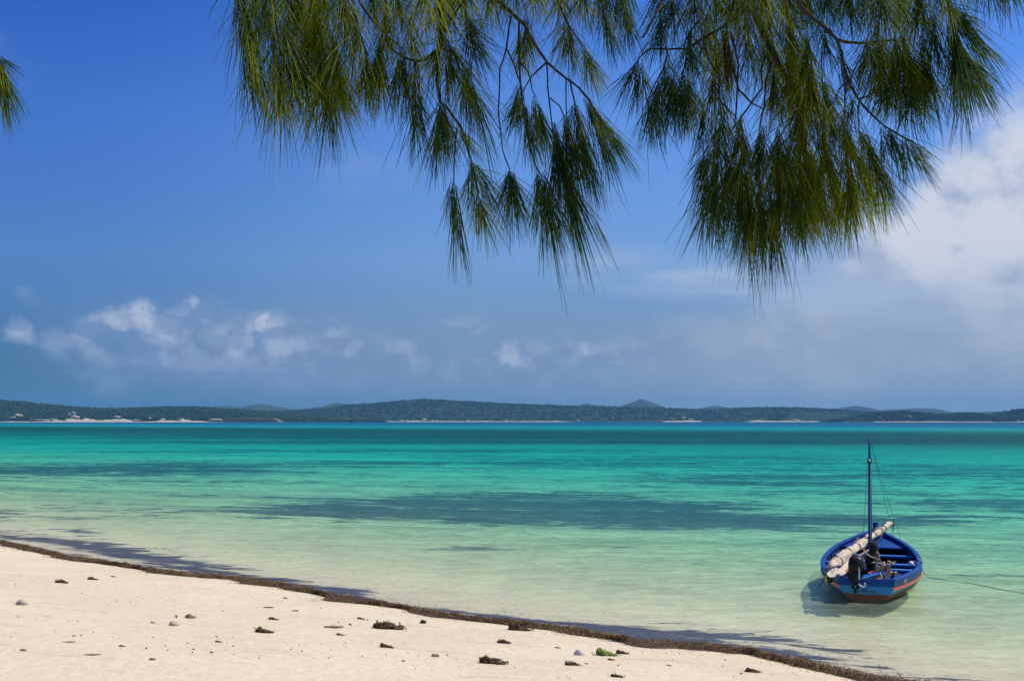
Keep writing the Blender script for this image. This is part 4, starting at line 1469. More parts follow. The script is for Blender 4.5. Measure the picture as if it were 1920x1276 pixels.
r_ = np.random.default_rng(5)
RMAX = CUM[-2] + 2
RMIN = -6.0
def wrack_w(run):
    return 0.04 + 0.75 * vnoise(run, run * 0, .8, 4, 2) ** 1.9 + .05 * np.sin(run * .7)
def wrack_c(run):
    return 0.34 * (vnoise(run, run * 0 + 3, 1.7, 3, 7) - .5)
# low mound under the leaves
mr = np.arange(RMIN, RMAX, .06)
x, y, nx_, ny_ = line_point(mr)
ww = wrack_w(mr) * 1.0
cc_ = wrack_c(mr)
rowsM = []
offs = np.linspace(-1, 1, 11)
for o_ in offs:
    s_ = cc_ + o_ * ww * (1 + .18 * (vnoise(mr, mr * 0 + o_ * 5, .13, 2, 4) - .5))
    xx, yy_ = x + nx_ * s_, y + ny_ * s_
    hgt = .085 * (1 - o_ * o_) * (.35 + 1.2 * vnoise(mr, mr * 0 + o_, .22, 3, 9)) * np.clip(1.3 * vnoise(mr, mr * 0, 2.0, 2, 14) + .3, .3, 1.4)
    rowsM.append(np.stack([xx, yy_, ground_z(xx, yy_) + hgt - .012], 1))
V = np.concatenate(rowsM)
idx = np.arange(len(V)).reshape(len(offs), len(mr))
f = np.stack([idx[:-1, :-1].ravel(), idx[:-1, 1:].ravel(), idx[1:, 1:].ravel(), idx[1:, :-1].ravel()], 1)
NB = 52000
run = r_.uniform(RMIN, RMAX, NB)
x, y, nx_, ny_ = line_point(run)
o_ = np.clip(r_.normal(0, .58, NB) + .5 * (vnoise(run, run * 0, .35, 3, 17) - .5), -2.2, 2.2)
out_ = r_.random(NB) < .035
o_ = np.where(out_, o_ * 2.4, o_)
ww = wrack_w(run)
s_ = wrack_c(run) + o_ * ww
xx, yy_ = x + nx_ * s_, y + ny_ * s_
zz_ = ground_z(xx, yy_) + .07 * np.clip(1 - o_ * o_, 0, 1) * (.4 + 1.1 * vnoise(run, s_ * 3, .22, 2, 9)) + r_.uniform(0, .018, NB)
bv, bf = blades(np.stack([xx, yy_, zz_], 1), r_.uniform(.03, .10, NB), .0035, r_, .45)
# sparser leaves strewn between the wrack and the water at the right end
NB2 = 9000
run = r_.uniform(4, RMAX, NB2)
keep = r_.random(NB2) < np.clip((run - 6) / 22, .12, 1) * np.clip(vnoise(run, run * 0, .9, 2, 21) * 2.2 - .5, 0, 1)
run = run[keep]
s_ = r_.gamma(2.0, .22, len(run)) + .25
keep = s_ < 1.5
run, s_ = run[keep], s_[keep]
x, y, nx_, ny_ = line_point(run)
xx, yy_ = x + nx_ * s_, y + ny_ * s_
bv2, bf2 = blades(np.stack([xx, yy_, np.maximum(ground_z(xx, yy_), -.02) + .012], 1), r_.uniform(.03, .10, len(run)), .004, r_, .15)
V_all = np.concatenate([V, bv, bv2])
F_all = np.concatenate([f, bf + len(V), bf2 + len(V) + len(bv)])
mi = np.concatenate([np.ones(len(f), int), (r_.random(len(bf) // 2) < .28).repeat(2).astype(int), np.ones(len(bf2), int)])
o = mesh_obj('wrack_line', V_all, F_all, [WEED, WEEDD], midx=mi)
tag(o, 'brown line of washed-up seaweed along the waterline', 'seaweed', kind='stuff')


def weed_clump(px, py, wpx, label, seed, mat=WEEDD, mat2=WEED, hk=.42, name='seaweed_clump', cat='seaweed', lean=1):
    p = on_ground(px, py)
    d_ = (p - CAMP).dot(FW)
    wd = wpx * d_ / F_PX
    rr_ = np.random.default_rng(seed)
    m_ = MB()
    q = random.Random(seed)
    n = 5
    for i in range(n):
        u = (i + .5) / n - .5
        hh = wd * hk * (1.15 - .9 * (i / n) if lean else q.uniform(.6, 1)) * q.uniform(.6, 1.0)
        m_.blob((u * wd * .8, q.uniform(-.1, .1) * wd, hh * .35), (wd * .20, wd * .22, hh * .55), seed * 7 + i, .5, 9, 6)
    nb = 120
    c_ = np.stack([rr_.normal(0, wd * .26, nb), rr_.normal(0, wd * .14, nb), np.zeros(nb)], 1)
    c_[:, 2] = rr_.uniform(0.1, 1, nb) * wd * hk * .9 * np.clip(.9 - (c_[:, 0] / wd + .2) * lean * 1.1, .2, 1.1)
    v_, f_ = blades(c_, rr_.uniform(.25, .5, nb) * wd * .5, wd * .022, rr_, .35)
    nb0 = len(m_.v)
    m_.v += [tuple(a_) for a_ in v_]
    m_.f += [tuple(int(k) + nb0 for k in a_) for a_ in f_]
    m_.mi += list((rr_.random(nb) < .45).repeat(2).astype(int))
    o = m_.build(name, [mat, mat2])
    o.location = p + Vector((0, 0, -.004))
    tag(o, label, cat, 'seaweed clumps scattered on the sand' if cat == 'seaweed' else None)
    return o


clumps = [
    (115, 1092, 24, 'dark lumpy seaweed clump at the left of the sand below the wrack line'),
    (174, 1086, 18, 'thin dark seaweed scrap right of the lumpy clump at the left of the beach'),
    (213, 1081, 10, 'tiny dark scrap just below the wrack line on the left part of the beach'),
    (287, 1167, 9, 'small dark scrap left of the pale stone and the brown stone'),
    (495, 1185, 31, 'flat dark seaweed clump alone between the brown stone and the driftwood'),
    (513, 1161, 17, 'small dark scrap above the flat clump, beneath the thin stick'),
    (535, 1121, 9, 'tiny dark scrap close under the wrack line above the two sticks'),
    (677, 1160, 14, 'small round dark clump above and right of the tan driftwood'),
    (638, 1190, 15, 'small dark scrap just below the tan driftwood'),
    (729, 1178, 52, 'largest seaweed clump on the sand, long and tapering to the right'),
    (726, 1213, 26, 'dark clump straight below the largest seaweed clump'),
    (973, 1181, 42, 'long wedge of dark seaweed just under the wrack line near the middle'),
    (925, 1243, 48, 'broad low mound of seaweed near the bottom edge of the beach'),
    (1046, 1214, 10, 'tiny dark scrap between the spiky clump and the pale shell'),
    (1073, 1246, 28, 'dark scrap with a curled left end, below and left of the pale shell'),
    (1168, 1225, 23, 'dark seaweed clump touching the right of the green weed'),
    (1147, 1237, 14, 'tiny brown scrap just under the green weed'),
    (1157, 1268, 24, 'dark clump cut off near the bottom edge below the green weed'),
    (1255, 1247, 9, 'tiny scrap alone right of the dark clump beside the green weed'),
    (1412, 1259, 28, 'flat brown scrap farthest right on the dry sand'),
    (229, 1186 + 25, 12, 'tiny brown scrap low on the left side of the sand'),
    (410, 1203, 13, 'small brown scrap left of and below the flat dark clump'),
]
for i, (a, b, w_, lb) in enumerate(clumps):
    weed_clump(a, b, w_, lb, 100 + i, hk=.32 if w_ > 20 else .32)
weed_clump(945, 1205, 23, 'small spiky dark clump with one upright point, below the long wedge', 160, hk=.45)
weed_clump(793, 1168, 11, 'small upright twiggy tuft between the largest clump and the long wedge', 161, hk=.85, lean=0)
weed_clump(1138, 1228, 38, 'bright yellow-green seaweed lying on the sand beside the pale shell', 170, WEEDG, WEEDG, .36, 'green_seaweed', 'seaweed')
weed_clump(1535, 1251, 50, 'yellow-green weed caught in the lower edge of the wrack line at the right', 171, WEEDG, WEED, .22, 'green_seaweed', 'seaweed')


def stone(px, py, wpx, label, mat, seed, flat=.55, name='beach_stone', cat='stone', grp='stones on the sand'):
    p = on_ground(px, py)
    wd = wpx * (p - CAMP).dot(FW) / F_PX
    m_ = MB()
    m_.blob((0, 0, wd * flat * .22), (wd * .5, wd * .4, wd * flat * .5), seed, .28, 16, 11)
    m_.blob((wd * .42, wd * .05, wd * .02), (wd * .2, wd * .18, wd * .12), seed + 5, .3, 10, 7)
    o = m_.build(name, mat, smooth=True)
    o.location = p
    tag(o, label, cat, grp)


stone(40, 1133, 22, 'pale rounded stone at the far left of the sand', STONE, 3)
stone(355, 1158, 18, 'brown rounded stone above the pale stone in the left third of the beach', STONEB, 4)
stone(326, 1172, 16, 'pale stone just below and left of the brown stone', STONE, 5, .7)
stone(816, 1230, 13, 'small tan stone between the largest clump and the broad low mound', STONEB, 6)
stone(1086, 1227, 20, 'pale broken shell left of the bright green weed', SHELL, 7, .7, 'broken_shell', 'shell', None)
stone(43, 1219, 12, 'flat tan pebble low at the left edge of the sand', STONEB, 8, .4)
stone(285, 1236, 12, 'flat tan pebble near the bottom of the sand left of centre', STONEB, 9, .4)


def stick(px, py, wpx, thick, label, mat, seed, rz=0.1, name='driftwood_stick'):
    p = on_ground(px, py)
    wd = wpx * (p - CAMP).dot(FW) / F_PX
    q = random.Random(seed)
    m_ = MB()
    pts = [(u * wd, q.uniform(-.03, .03) * wd, thick * .8 + q.uniform(0, .02) * wd) for u in (-.5, -.3, -.1, .1, .3, .5)]
    m_.tube(pts, [thick * k for k in (.6, .95, 1.1, .95, .8, .45)], 8)
    if wpx > 20:
        m_.tube([pts[2], (pts[2][0] + .08 * wd, .1 * wd, thick * 2.2)], [thick * .5, thick * .2], 6)
    o = m_.build(name, mat, smooth=True)
    o.location = p
    o.rotation_euler = (0, -0.03, rz)
    tag(o, label, 'driftwood', 'driftwood on the sand')


stick(626, 1177, 38, .020, 'thick tan piece of driftwood between the flat dark clump and the largest clump', DRIFT, 2, -.15)
stick(503, 1139, 22, .010, 'thin stick lying level under the wrack line left of centre', WEEDD, 3, .0)
stick(554, 1145, 13, .010, 'shorter thin stick right of the level one', WEEDD, 4, -.1)
stick(174, 1228, 30, .010, 'low half-buried tan twig near the bottom left of the sand', DRIFT, 5, .1)
stick(130, 1204, 24, .009, 'half-buried tan twig above the lower one near the bottom left', DRIFT, 6, .05)

# strewn crumbs of weed and shell: uncountable
NC = 1300
cx_, cy_ = r_.uniform(0, 1920, NC), r_.uniform(1030, 1290, NC)
P0 = np.array([[*at_z(a, b, .5)][:2] for a, b in zip(cx_, cy_)])
s_, _ = shore(P0[:, 0], P0[:, 1])
keep = (s_ < -.35) & (r_.random(NC) < np.clip(.25 + 1.1 * (vnoise(P0[:, 0], P0[:, 1], 1.6, 3, 31) - .4) * 2, .05, 1))
P0 = P0[keep]
nC = len(P0)
sz = r_.gamma(1.3, .0045, nC) + .003
c_ = np.stack([P0[:, 0], P0[:, 1], ground_z(P0[:, 0], P0[:, 1]) + sz * .3], 1)
oct_ = np.array([(1, 0, 0), (0, .7, 0), (-1, 0, 0), (0, -.7, 0), (0, 0, .6), (0, 0, -.5)])
of_ = np.array([(0, 1, 4), (1, 2, 4), (2, 3, 4), (3, 0, 4), (1, 0, 5), (2, 1, 5), (3, 2, 5), (0, 3, 5)])
an = r_.uniform(0, 6.28, nC)
vv = oct_[None] * sz[:, None, None] * r_.uniform(.5, 1.5, (nC, 6, 1))
vx = vv[..., 0] * np.cos(an)[:, None] - vv[..., 1] * np.sin(an)[:, None]
vy = vv[..., 0] * np.sin(an)[:, None] + vv[..., 1] * np.cos(an)[:, None]
vv = np.stack([vx, vy, vv[..., 2]], 2) + c_[:, None, :]
ff = of_[None] + (np.arange(nC) * 6)[:, None, None]
mi = np.repeat(r_.integers(0, 3, nC), 8)
o = mesh_obj('beach_crumbs', vv.reshape(-1, 3), ff.reshape(-1, 3), [WEED, STONEB, WEEDD], midx=mi)
tag(o, 'tiny crumbs of weed and shell strewn over the dry sand', 'debris', kind='stuff')

# ------------------------------------------------------------------ casuarina
BARK = principled('casuarina_bark', (0.035, 0.024, 0.018), 0.9, var=0.3, scale=60, bump=0.002, bscale=200)
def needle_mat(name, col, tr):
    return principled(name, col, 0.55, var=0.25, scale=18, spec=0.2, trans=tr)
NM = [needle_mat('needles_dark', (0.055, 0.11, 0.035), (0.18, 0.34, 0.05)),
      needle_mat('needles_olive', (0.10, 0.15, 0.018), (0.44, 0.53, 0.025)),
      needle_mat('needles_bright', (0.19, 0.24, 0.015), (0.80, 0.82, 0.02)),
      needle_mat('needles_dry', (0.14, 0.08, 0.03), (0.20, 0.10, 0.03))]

TX, TY = 2.4, -3.2
tree = empty('casuarina_tree', (TX, TY, float(ground_z(TX, TY))))
tag(tree, 'casuarina tree whose thin drooping needle sprays hang into the top of the view', 'tree')
TO = Vector(tree.location)
m_ = MB()
m_.tube([Vector((0, 0, -.3)), Vector((.05, .1, 1.2)), Vector((-.05, .3, 2.8)), Vector((-.1, .6, 4.6)), Vector((0, .8, 6.5)), Vector((.1, .9, 9))], [.26, .22, .18, .14, .10, .05], 12)
m_.build('trunk', BARK, tree, True)


def tw(pts, r0, r1, name='branch', seg=6, jit=0.0, seed=0):
    """twig through world points"""
    q = random.Random(seed)
    pp = []
    for i in range(len(pts) - 1):
        a, b = pts[i], pts[i + 1]
        k = max(2, int((b - a).length / .05))
        for j in range(k):
            t = j / k
            p = a.lerp(b, t)
            if 0 < len(pp):
                p = p + Vector((q.uniform(-1, 1), q.uniform(-1, 1), q.uniform(-1, 1))) * jit
            pp.append(p - TO)
    pp.append(pts[-1] - TO)
    n = len(pp)
    rad = [(r0 + (r1 - r0) * i / (n - 1)) * q.uniform(.85, 1.2) for i in range(n)]
    m_ = MB()
    m_.tube(pp, rad, seg)
    return m_.build(name, BARK, tree, True)


DP = 2.9
LIMB = [Vector((TX - .1, TY + .6, 5.4)), Vector((2.0, -.8, 6.0)), Vector((1.5, 1.6, 5.75)), Vector((.9, 2.6, 5.55)), Vector((.2, 2.9, 5.40)), Vector((-.6, 2.95, 5.30)), Vector((-1.4, 3.0, 5.2)), Vector((-1.9, 3.05, 5.0))]
tw(LIMB, .07, .012, 'limb', 9, .006, 3)
LIMB2 = [Vector((2.0, -.8, 6.0)), Vector((2.1, 1.4, 5.8)), Vector((1.7, 2.6, 5.5)), Vector((1.1, 3.1, 5.3))]
tw(LIMB2, .04, .010, 'limb', 8, .006, 5)
nodes_l = []
for Ls in (LIMB[2:], LIMB2[1:]):
    for i in range(len(Ls) - 1):
        for k in range(8):
            nodes_l.append(Ls[i].lerp(Ls[i + 1], k / 8))


def hang(p, seed=0):
    """thin branch from the nearest limb down to a point just above the view"""
    a = min(nodes_l, key=lambda n_: (n_ - p).length + .3 * abs(n_.x - p.x))
    md = a.lerp(p, .5) + Vector((0, 0, .12))
    tw([a, md, p], .008, .0045, 'branch', 5, .004, seed)


branches = [
    (2.8, .0055, .0022, [(915, -60), (932, 0), (960, 25), (984, 47), (1000, 80), (1025, 117), (1062, 147), (1085, 165), (1105, 189), (1122, 218), (1150, 262)]),
    (2.8, .0030, .0016, [(958, 30), (950, 91), (938, 128), (934, 213), (942, 280), (956, 318)]),
    (2.82, .0030, .0016, [(973, 42), (972, 80), (975, 150), (981, 213), (993, 274), (1006, 314), (1017, 332)]),
    (2.8, .0022, .0014, [(950, 91), (964, 120), (974, 150), (979, 170)]),
    (2.8, .0022, .0014, [(974, 115), (990, 133), (998, 168), (1006, 184)]),
    (2.8, .0026, .0014, [(1025, 117), (996, 144), (977, 181)]),
    (2.8, .0026, .0015, [(1025, 117), (1027, 160), (1033, 221), (1038, 262)]),
    (2.8, .0022, .0014, [(1061, 146), (1062, 221)]),
    (2.8, .0026, .0015, [(1069, 149), (1076, 187), (1082, 225)]),
    (2.8, .0020, .0014, [(1032, 184), (1048, 198), (1058, 220)]),
    (2.75, .0090, .0040, [(845, -70), (833, 0), (828, 45), (825, 90), (818, 110), (820, 155), (825, 192)]),
    (2.75, .0035, .0018, [(825, 192), (839, 203), (862, 235), (873, 256), (884, 304), (898, 362)]),
    (2.72, .0040, .0022, [(825, 90), (808, 105), (793, 114), (777, 115), (758, 107), (740, 97), (725, 80)]),
    (2.72, .0030, .0018, [(880, -30), (868, 5), (857, 21), (845, 38), (833, 59)]),
    (2.74, .0026, .0016, [(868, 2), (872, 20), (877, 42)]),
    (2.76, .0026, .0016, [(832, 92), (850, 98), (868, 120), (884, 150)]),
    (2.74, .0024, .0014, [(857, 240), (852, 290), (851, 349)]),
    (2.74, .0026, .0016, [(836, 125), (838, 160), (842, 200)]),
    (2.7, .0026, .0014, [(779, 117), (777, 150), (776, 173)]),
    (2.75, .0030, .0016, [(1038, -40), (1046, 0), (1058, 30), (1065, 45), (1080, 68), (1094, 88)]),
    (2.6, .0040, .0030, [(1262, -40), (1243, 2), (1232, 24), (1216, 52), (1205, 71)]),
    (2.7, .0045, .0018, [(1420, -20), (1390, 25), (1347, 56), (1318, 72), (1290, 92), (1255, 93), (1221, 91), (1210, 98), (1199, 108)]),
    (2.7, .0028, .0016, [(1318, -40), (1315, 0), (1315, 33), (1300, 50), (1293, 61), (1290, 94), (1284, 120), (1281, 145)]),
    (2.7, .0026, .0016, [(1250, 104), (1244, 130), (1230, 155), (1216, 185)]),
    (2.65, .0075, .0030, [(1395, -60), (1410, 0), (1422, 47), (1446, 94), (1470, 140), (1500, 190), (1520, 240)]),
    (2.6, .0030, .0018, [(1320, 90), (1333, 118), (1349, 141), (1349, 188), (1365, 206), (1382, 223)]),
    (2.62, .0028, .0016, [(1372, 120), (1384, 168), (1410, 195), (1432, 205)]),
    (2.62, .0028, .0016, [(1440, 95), (1428, 130), (1430, 165), (1412, 190), (1390, 220), (1385, 235)]),
    (2.62, .0030, .0016, [(1450, 110), (1436, 150), (1432, 200), (1424, 240)]),
    (2.6, .0028, .0016, [(1370, 60), (1385, 120), (1382, 170), (1378, 230), (1395, 280)]),
    (2.5, .0060, .0025, [(1480, -60), (1500, 12), (1520, 30), (1538, 45), (1570, 75), (1588, 80), (1625, 80), (1650, 78), (1680, 74)]),
    (2.5, .0035, .0018, [(1570, 75), (1578, 100), (1583, 125), (1593, 160), (1610, 187), (1620, 200), (1640, 222), (1660, 237), (1695, 258), (1720, 272)]),
    (2.5, .0022, .0013, [(1590, 152), (1575, 165), (1566, 185)]),
    (2.5, .0022, .0013, [(1592, 160), (1584, 180), (1582, 212)]),
    (2.5, .0022, .0013, [(1611, 188), (1608, 215), (1611, 250)]),
    (2.5, .0022, .0013, [(1612, 185), (1630, 180), (1645, 172)]),
    (2.45, .0045, .0020, [(1770, -60), (1776, 0), (1778, 22), (1786, 50), (1795, 78)]),
    (2.6, .0045, .0020, [(1600, -60), (1640, -10), (1665, 30), (1690, 62)]),
    (2.7, .0040, .0020, [(505, -60), (515, 0), (518, 50), (524, 88), (530, 112)]),
    (2.7, .0035, .0018, [(640, -60), (660, 0), (672, 50), (682, 85), (690, 105)]),
    (2.72, .0035, .0018, [(650, -60), (675, 5), (700, 42), (730, 72), (755, 92)]),
    (2.7, .0035, .0018, [(718, -50), (724, 10), (722, 50), (713, 75)]),
    (2.7, .0045, .0020, [(455, -60), (458, 0), (461, 50), (455, 85)]),
    (2.7, .0040, .0020, [(570, -70), (585, 0), (600, 70), (612, 120)]),
    (2.9, .0040, .0020, [(-60, 20), (-40, 70), (-15, 100), (0, 112)]),
]
starts = {}
for i, (dp, r0, r1, pts) in enumerate(branches):
    P3 = []
    q = random.Random(i)
    for j, (a, b) in enumerate(pts):
        P3.append(at_y(a, b, dp + .02 * math.sin(j * 1.3 + i)))
    tw(P3, r0, r1, 'branch', 6, .0012, i)
    if pts[0][1] < -10 or pts[0][0] < -10:
        hang(P3[0], i)

ntot = [0]


def spray(ox, oy, tx, ty, spread, n, mat=1, dp=2.7, base=.5, seed=0, droop=.35, dj=.10, wdt=.00078, rt=True):
    """one tuft of long needles: origin and mean tip in photo pixels at depth dp"""
    g_ = np.random.default_rng(seed + 1000)
    O = np.array(at_y(ox, oy, dp + float(g_.normal(0, dj * .3))))
    T = np.array(at_y(tx, ty, dp + float(g_.normal(0, dj))))
    axis = T - O
    L = np.linalg.norm(axis)
    a = axis / L
    u = g_.random(n)
    p0 = O + axis * (u * base)[:, None] + g_.normal(0, .004, (n, 3))
    sp = 1.7 * spread * dp / F_PX / L                       # lateral spread per unit length
    rnd = g_.normal(0, sp, (n, 3))
    rnd -= (rnd @ a)[:, None] * a
    d = a + rnd
    d /= np.linalg.norm(d, axis=1)[:, None]
    ln = L * (1 - u * base) * np.clip(g_.normal(.87, .20, n), .3, 1.25) * (1 + .16 * u)
    dn = np.array([0, 0, -1.0])
    # starts off wider than it ends: needles droop
    d_s = d + rnd * (.8 * droop / .35) + np.array([0, 0, .10]) * (droop / .35)
    d_e = d * (1 - droop) + dn * droop
    d_s /= np.linalg.norm(d_s, axis=1)[:, None]
    d_e /= np.linalg.norm(d_e, axis=1)[:, None]
    K = 5
    ts = np.linspace(0, 1, K)
    pts = np.zeros((n, K, 3))
    pts[:, 0] = p0
    for k in range(1, K):
        m_ = (k - .5) / (K - 1)
        dd = d_s * (1 - m_) + d_e * m_
        pts[:, k] = pts[:, k - 1] + dd * (ln / (K - 1))[:, None]
    # thin 3-sided tubes
    s1_ = np.cross(d, np.array([0.2, 1, 0.1])); s1_ /= np.linalg.norm(s1_, axis=1)[:, None]
    s2_ = np.cross(d, s1_)
    wv_ = wdt * g_.uniform(.75, 1.25, n)
    rad = np.array([.8, 1.0, 1.0, .8, .35])
    vs = np.zeros((n, K, 3, 3))
    for k in range(3):
        an_ = 2 * math.pi * k / 3
        off = (s1_ * math.cos(an_) + s2_ * math.sin(an_))[:, None, :] * (wv_[:, None] * rad[None])[:, :, None]
        vs[:, :, k] = pts + off
    vs -= np.array(TO)
    f_ = []
    for k in range(K - 1):
        for j in range(3):
            a0, a1 = k * 3 + j, k * 3 + (j + 1) % 3
            f_.append((a0, a1, a1 + 3, a0 + 3))
    f_ = np.array(f_)
    ff_ = f_[None] + (np.arange(n) * K * 3)[:, None, None]
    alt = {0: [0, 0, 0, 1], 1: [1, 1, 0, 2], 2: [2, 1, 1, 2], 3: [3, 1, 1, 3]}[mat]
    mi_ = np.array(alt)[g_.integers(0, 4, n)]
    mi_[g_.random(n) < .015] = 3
    o = mesh_obj('needle_spray', vs.reshape(-1, 3), ff_.reshape(-1, 4), NM, tree, True, np.repeat(mi_, len(f_)))
    ntot[0] += n
    return o


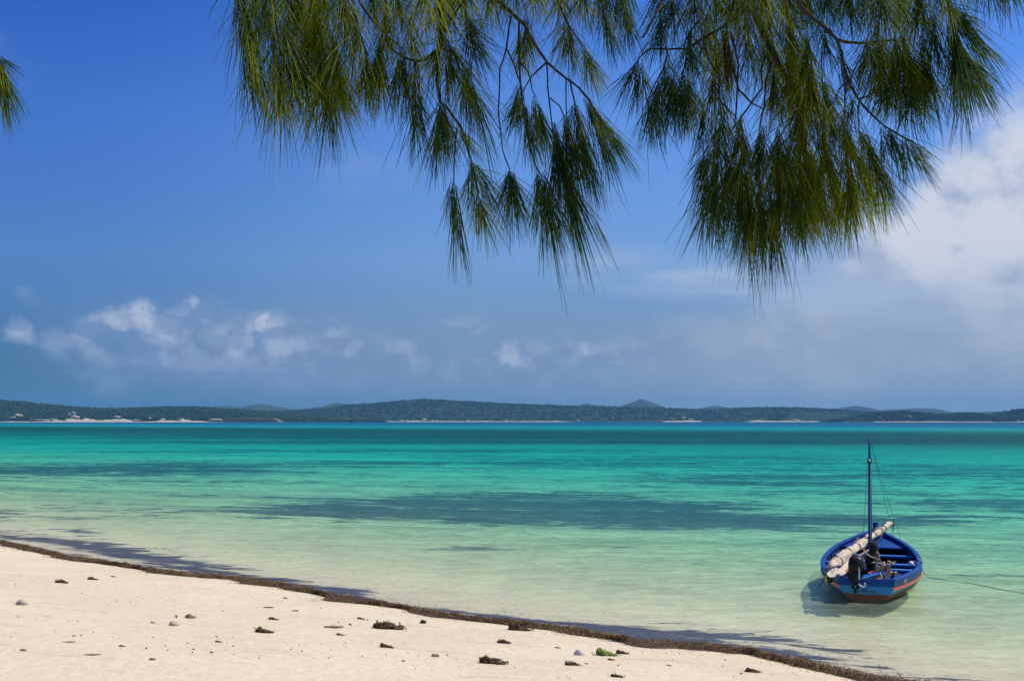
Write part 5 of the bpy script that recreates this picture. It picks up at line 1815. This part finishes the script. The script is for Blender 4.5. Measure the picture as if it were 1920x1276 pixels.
SP = [
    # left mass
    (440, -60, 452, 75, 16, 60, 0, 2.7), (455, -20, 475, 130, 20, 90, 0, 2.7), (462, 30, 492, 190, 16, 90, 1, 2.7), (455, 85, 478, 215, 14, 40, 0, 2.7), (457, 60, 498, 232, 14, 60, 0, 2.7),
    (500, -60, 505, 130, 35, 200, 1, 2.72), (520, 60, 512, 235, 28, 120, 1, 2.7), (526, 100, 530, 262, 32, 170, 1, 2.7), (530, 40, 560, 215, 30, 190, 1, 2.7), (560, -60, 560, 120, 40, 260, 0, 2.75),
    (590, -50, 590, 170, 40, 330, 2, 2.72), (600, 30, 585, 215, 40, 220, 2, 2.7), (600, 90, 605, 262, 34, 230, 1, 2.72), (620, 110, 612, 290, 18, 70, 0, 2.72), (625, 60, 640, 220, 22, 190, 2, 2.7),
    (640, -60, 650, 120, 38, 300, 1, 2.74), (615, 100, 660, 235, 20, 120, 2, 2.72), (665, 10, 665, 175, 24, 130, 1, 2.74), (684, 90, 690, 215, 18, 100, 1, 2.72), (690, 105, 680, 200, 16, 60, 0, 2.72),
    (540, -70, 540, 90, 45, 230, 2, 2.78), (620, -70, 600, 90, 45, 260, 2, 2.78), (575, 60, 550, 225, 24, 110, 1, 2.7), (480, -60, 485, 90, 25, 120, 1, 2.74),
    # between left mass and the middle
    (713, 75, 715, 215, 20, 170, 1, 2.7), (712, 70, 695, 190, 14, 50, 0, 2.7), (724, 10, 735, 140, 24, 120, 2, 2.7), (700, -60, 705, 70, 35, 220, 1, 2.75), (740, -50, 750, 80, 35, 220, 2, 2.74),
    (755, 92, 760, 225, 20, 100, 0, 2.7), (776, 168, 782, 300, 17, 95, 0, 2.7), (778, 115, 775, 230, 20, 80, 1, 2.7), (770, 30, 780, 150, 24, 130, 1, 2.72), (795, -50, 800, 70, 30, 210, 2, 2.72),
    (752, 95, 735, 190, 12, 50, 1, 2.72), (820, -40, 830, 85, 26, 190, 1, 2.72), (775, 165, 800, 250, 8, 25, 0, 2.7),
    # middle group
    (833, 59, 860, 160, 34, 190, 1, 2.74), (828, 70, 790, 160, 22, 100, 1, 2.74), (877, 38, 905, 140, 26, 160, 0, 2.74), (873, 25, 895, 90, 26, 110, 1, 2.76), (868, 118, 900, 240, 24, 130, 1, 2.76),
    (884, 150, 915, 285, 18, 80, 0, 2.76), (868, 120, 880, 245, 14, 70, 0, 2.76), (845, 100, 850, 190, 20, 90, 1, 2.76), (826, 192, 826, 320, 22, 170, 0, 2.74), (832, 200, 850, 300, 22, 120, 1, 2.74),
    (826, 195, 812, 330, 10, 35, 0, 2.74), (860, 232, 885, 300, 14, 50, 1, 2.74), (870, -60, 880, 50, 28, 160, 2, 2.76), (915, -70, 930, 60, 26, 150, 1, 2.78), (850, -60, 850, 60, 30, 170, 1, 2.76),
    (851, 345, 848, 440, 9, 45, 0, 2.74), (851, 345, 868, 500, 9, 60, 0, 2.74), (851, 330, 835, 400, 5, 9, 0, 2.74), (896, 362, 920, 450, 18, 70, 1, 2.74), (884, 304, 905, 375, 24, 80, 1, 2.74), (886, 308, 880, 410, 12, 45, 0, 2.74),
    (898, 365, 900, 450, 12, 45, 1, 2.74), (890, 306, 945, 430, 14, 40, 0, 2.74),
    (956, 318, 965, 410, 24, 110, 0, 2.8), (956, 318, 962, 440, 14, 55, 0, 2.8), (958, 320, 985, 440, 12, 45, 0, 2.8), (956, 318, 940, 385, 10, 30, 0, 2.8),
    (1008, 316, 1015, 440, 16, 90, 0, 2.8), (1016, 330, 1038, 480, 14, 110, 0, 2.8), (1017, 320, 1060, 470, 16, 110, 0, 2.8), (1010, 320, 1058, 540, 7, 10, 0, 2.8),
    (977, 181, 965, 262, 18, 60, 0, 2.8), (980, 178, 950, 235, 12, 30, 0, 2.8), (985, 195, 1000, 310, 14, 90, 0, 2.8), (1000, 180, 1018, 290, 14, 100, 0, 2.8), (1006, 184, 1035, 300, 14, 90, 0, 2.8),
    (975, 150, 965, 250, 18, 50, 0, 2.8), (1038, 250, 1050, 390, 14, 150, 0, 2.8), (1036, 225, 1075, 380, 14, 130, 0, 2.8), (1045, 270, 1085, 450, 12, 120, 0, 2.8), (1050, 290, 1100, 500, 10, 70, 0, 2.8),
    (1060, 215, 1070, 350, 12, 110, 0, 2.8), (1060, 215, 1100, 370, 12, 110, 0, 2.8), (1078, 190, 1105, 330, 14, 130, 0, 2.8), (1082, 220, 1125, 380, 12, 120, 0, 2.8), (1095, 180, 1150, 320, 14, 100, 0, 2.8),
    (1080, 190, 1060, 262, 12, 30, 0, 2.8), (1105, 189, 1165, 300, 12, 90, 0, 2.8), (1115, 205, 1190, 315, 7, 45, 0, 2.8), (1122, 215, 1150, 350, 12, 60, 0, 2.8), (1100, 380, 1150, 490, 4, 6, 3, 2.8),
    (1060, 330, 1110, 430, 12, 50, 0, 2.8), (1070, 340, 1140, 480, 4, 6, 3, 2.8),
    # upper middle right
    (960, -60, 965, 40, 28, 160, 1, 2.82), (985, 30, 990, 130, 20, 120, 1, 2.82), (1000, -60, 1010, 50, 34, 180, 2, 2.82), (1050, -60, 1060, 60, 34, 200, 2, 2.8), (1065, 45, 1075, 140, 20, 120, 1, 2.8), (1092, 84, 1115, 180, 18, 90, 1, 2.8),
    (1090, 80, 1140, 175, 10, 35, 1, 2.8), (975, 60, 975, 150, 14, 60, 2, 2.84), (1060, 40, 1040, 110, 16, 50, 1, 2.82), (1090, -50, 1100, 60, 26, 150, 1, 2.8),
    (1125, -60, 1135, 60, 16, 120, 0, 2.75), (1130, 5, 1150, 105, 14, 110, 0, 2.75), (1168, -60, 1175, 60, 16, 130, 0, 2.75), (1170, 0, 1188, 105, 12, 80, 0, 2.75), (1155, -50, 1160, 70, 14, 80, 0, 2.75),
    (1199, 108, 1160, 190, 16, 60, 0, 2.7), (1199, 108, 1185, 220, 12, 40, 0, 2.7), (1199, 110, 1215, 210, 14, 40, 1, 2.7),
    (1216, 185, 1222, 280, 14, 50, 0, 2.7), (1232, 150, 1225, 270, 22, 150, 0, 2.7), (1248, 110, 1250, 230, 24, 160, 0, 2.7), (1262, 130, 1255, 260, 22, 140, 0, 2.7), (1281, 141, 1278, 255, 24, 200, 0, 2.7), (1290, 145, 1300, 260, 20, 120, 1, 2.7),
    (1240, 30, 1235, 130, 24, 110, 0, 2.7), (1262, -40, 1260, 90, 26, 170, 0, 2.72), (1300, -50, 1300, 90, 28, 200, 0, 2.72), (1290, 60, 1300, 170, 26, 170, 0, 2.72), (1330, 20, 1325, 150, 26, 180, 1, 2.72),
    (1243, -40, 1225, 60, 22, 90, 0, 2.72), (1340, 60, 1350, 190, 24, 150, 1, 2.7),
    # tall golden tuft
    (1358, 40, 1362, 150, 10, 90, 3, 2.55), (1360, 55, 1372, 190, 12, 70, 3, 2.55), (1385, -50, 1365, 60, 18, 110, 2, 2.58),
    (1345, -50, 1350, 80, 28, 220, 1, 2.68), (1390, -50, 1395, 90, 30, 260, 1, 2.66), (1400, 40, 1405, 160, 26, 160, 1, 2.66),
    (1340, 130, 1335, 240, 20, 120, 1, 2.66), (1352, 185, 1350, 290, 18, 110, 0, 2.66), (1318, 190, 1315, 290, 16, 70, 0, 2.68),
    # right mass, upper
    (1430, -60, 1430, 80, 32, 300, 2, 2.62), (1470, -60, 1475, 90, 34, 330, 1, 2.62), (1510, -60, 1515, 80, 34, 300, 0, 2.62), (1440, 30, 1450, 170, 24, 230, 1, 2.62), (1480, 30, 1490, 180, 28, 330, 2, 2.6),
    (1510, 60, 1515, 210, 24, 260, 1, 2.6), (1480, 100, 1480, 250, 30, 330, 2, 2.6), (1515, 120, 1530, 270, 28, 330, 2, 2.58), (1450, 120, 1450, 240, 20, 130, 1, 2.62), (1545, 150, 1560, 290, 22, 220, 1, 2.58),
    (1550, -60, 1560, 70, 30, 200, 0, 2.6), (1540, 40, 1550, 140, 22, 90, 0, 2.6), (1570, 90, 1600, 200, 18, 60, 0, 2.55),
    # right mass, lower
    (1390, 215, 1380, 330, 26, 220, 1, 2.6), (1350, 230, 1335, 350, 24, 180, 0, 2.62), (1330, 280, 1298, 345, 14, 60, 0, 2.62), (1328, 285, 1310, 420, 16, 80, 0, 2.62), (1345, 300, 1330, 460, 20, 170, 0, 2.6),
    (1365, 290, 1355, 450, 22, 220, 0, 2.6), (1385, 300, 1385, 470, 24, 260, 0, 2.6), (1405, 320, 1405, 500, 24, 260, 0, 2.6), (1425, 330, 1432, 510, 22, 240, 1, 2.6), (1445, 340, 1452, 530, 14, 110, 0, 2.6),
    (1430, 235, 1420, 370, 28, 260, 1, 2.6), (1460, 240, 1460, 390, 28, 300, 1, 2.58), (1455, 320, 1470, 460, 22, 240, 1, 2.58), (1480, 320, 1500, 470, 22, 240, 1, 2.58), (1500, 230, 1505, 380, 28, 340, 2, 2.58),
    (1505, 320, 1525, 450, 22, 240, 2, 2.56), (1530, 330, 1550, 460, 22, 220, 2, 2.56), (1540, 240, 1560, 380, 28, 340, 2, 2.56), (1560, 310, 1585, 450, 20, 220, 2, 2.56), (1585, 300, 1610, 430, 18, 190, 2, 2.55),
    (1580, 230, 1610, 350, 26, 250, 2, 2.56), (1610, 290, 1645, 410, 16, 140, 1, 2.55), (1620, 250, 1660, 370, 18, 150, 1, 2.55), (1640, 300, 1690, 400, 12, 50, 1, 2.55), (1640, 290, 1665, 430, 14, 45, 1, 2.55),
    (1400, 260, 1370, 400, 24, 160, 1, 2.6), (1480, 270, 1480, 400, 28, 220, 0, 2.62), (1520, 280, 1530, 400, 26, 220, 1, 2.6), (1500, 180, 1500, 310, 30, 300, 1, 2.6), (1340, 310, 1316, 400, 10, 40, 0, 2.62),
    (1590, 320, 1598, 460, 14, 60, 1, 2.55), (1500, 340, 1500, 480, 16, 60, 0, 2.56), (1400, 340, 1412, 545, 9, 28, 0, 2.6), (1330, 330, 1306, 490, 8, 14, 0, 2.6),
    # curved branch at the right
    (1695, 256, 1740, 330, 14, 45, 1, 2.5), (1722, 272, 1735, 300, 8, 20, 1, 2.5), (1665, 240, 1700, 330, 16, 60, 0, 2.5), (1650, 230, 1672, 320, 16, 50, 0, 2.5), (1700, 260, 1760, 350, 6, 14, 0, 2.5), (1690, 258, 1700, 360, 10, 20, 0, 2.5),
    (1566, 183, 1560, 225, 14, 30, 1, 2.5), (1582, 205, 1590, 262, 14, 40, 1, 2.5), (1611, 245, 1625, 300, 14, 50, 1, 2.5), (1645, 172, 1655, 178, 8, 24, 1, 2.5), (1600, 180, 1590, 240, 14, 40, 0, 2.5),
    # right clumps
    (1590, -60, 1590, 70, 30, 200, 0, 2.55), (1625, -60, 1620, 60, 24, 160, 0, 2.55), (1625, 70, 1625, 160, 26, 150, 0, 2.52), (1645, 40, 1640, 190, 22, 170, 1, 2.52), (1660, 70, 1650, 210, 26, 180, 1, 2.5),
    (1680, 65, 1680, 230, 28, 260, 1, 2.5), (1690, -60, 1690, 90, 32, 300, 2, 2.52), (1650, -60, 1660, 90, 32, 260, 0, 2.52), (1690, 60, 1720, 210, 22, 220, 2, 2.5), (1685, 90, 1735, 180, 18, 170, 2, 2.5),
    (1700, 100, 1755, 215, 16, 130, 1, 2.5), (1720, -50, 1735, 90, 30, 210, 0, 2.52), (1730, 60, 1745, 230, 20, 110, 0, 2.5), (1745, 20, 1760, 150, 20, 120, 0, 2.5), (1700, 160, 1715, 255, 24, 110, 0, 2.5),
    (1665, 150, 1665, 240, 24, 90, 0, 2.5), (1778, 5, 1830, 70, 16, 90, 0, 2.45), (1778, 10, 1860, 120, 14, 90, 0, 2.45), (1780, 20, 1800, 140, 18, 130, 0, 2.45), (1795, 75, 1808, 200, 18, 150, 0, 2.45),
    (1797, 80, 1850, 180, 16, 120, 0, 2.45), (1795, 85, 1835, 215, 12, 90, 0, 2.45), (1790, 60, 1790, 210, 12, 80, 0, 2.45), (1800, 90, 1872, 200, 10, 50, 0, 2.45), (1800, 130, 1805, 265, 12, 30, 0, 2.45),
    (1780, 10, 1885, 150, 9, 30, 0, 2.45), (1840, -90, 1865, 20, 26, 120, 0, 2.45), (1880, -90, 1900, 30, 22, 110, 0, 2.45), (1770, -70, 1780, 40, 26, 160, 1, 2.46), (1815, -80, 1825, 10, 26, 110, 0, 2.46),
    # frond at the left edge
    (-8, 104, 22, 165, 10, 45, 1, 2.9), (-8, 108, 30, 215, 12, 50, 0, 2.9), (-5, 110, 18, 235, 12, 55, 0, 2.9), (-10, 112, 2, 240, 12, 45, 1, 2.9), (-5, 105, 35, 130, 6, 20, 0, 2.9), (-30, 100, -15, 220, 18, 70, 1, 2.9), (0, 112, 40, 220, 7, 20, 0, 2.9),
]
NK = 0.56
for i, s_ in enumerate(SP):
    ox, oy, tx, ty, spd, n, mt, dp = s_
    spray(ox, oy, tx, ty, spd, int(n * NK * 1.42 * 220 / (220 + .5 * n)) + 3, mt, dp, seed=i, droop=.12 if spd > 12 else .06)
# upper sprays outside the view keep the crown going above the frame
for i in range(26):
    g_ = random.Random(900 + i)
    nd = nodes_l[g_.randrange(len(nodes_l))]
    p = nd - CAMP
    px = 960 + F_PX * p.x / p.dot(FW); py = 638 - F_PX * p.dot(UP) / p.dot(FW)
    if py < -60:
        spray(px, py, px + g_.uniform(-30, 30), py + 150 if py < -230 else py + 60, 30, 120, 1, nd.y, seed=500 + i)
print('needles', ntot[0], 'sprays', len(SP))
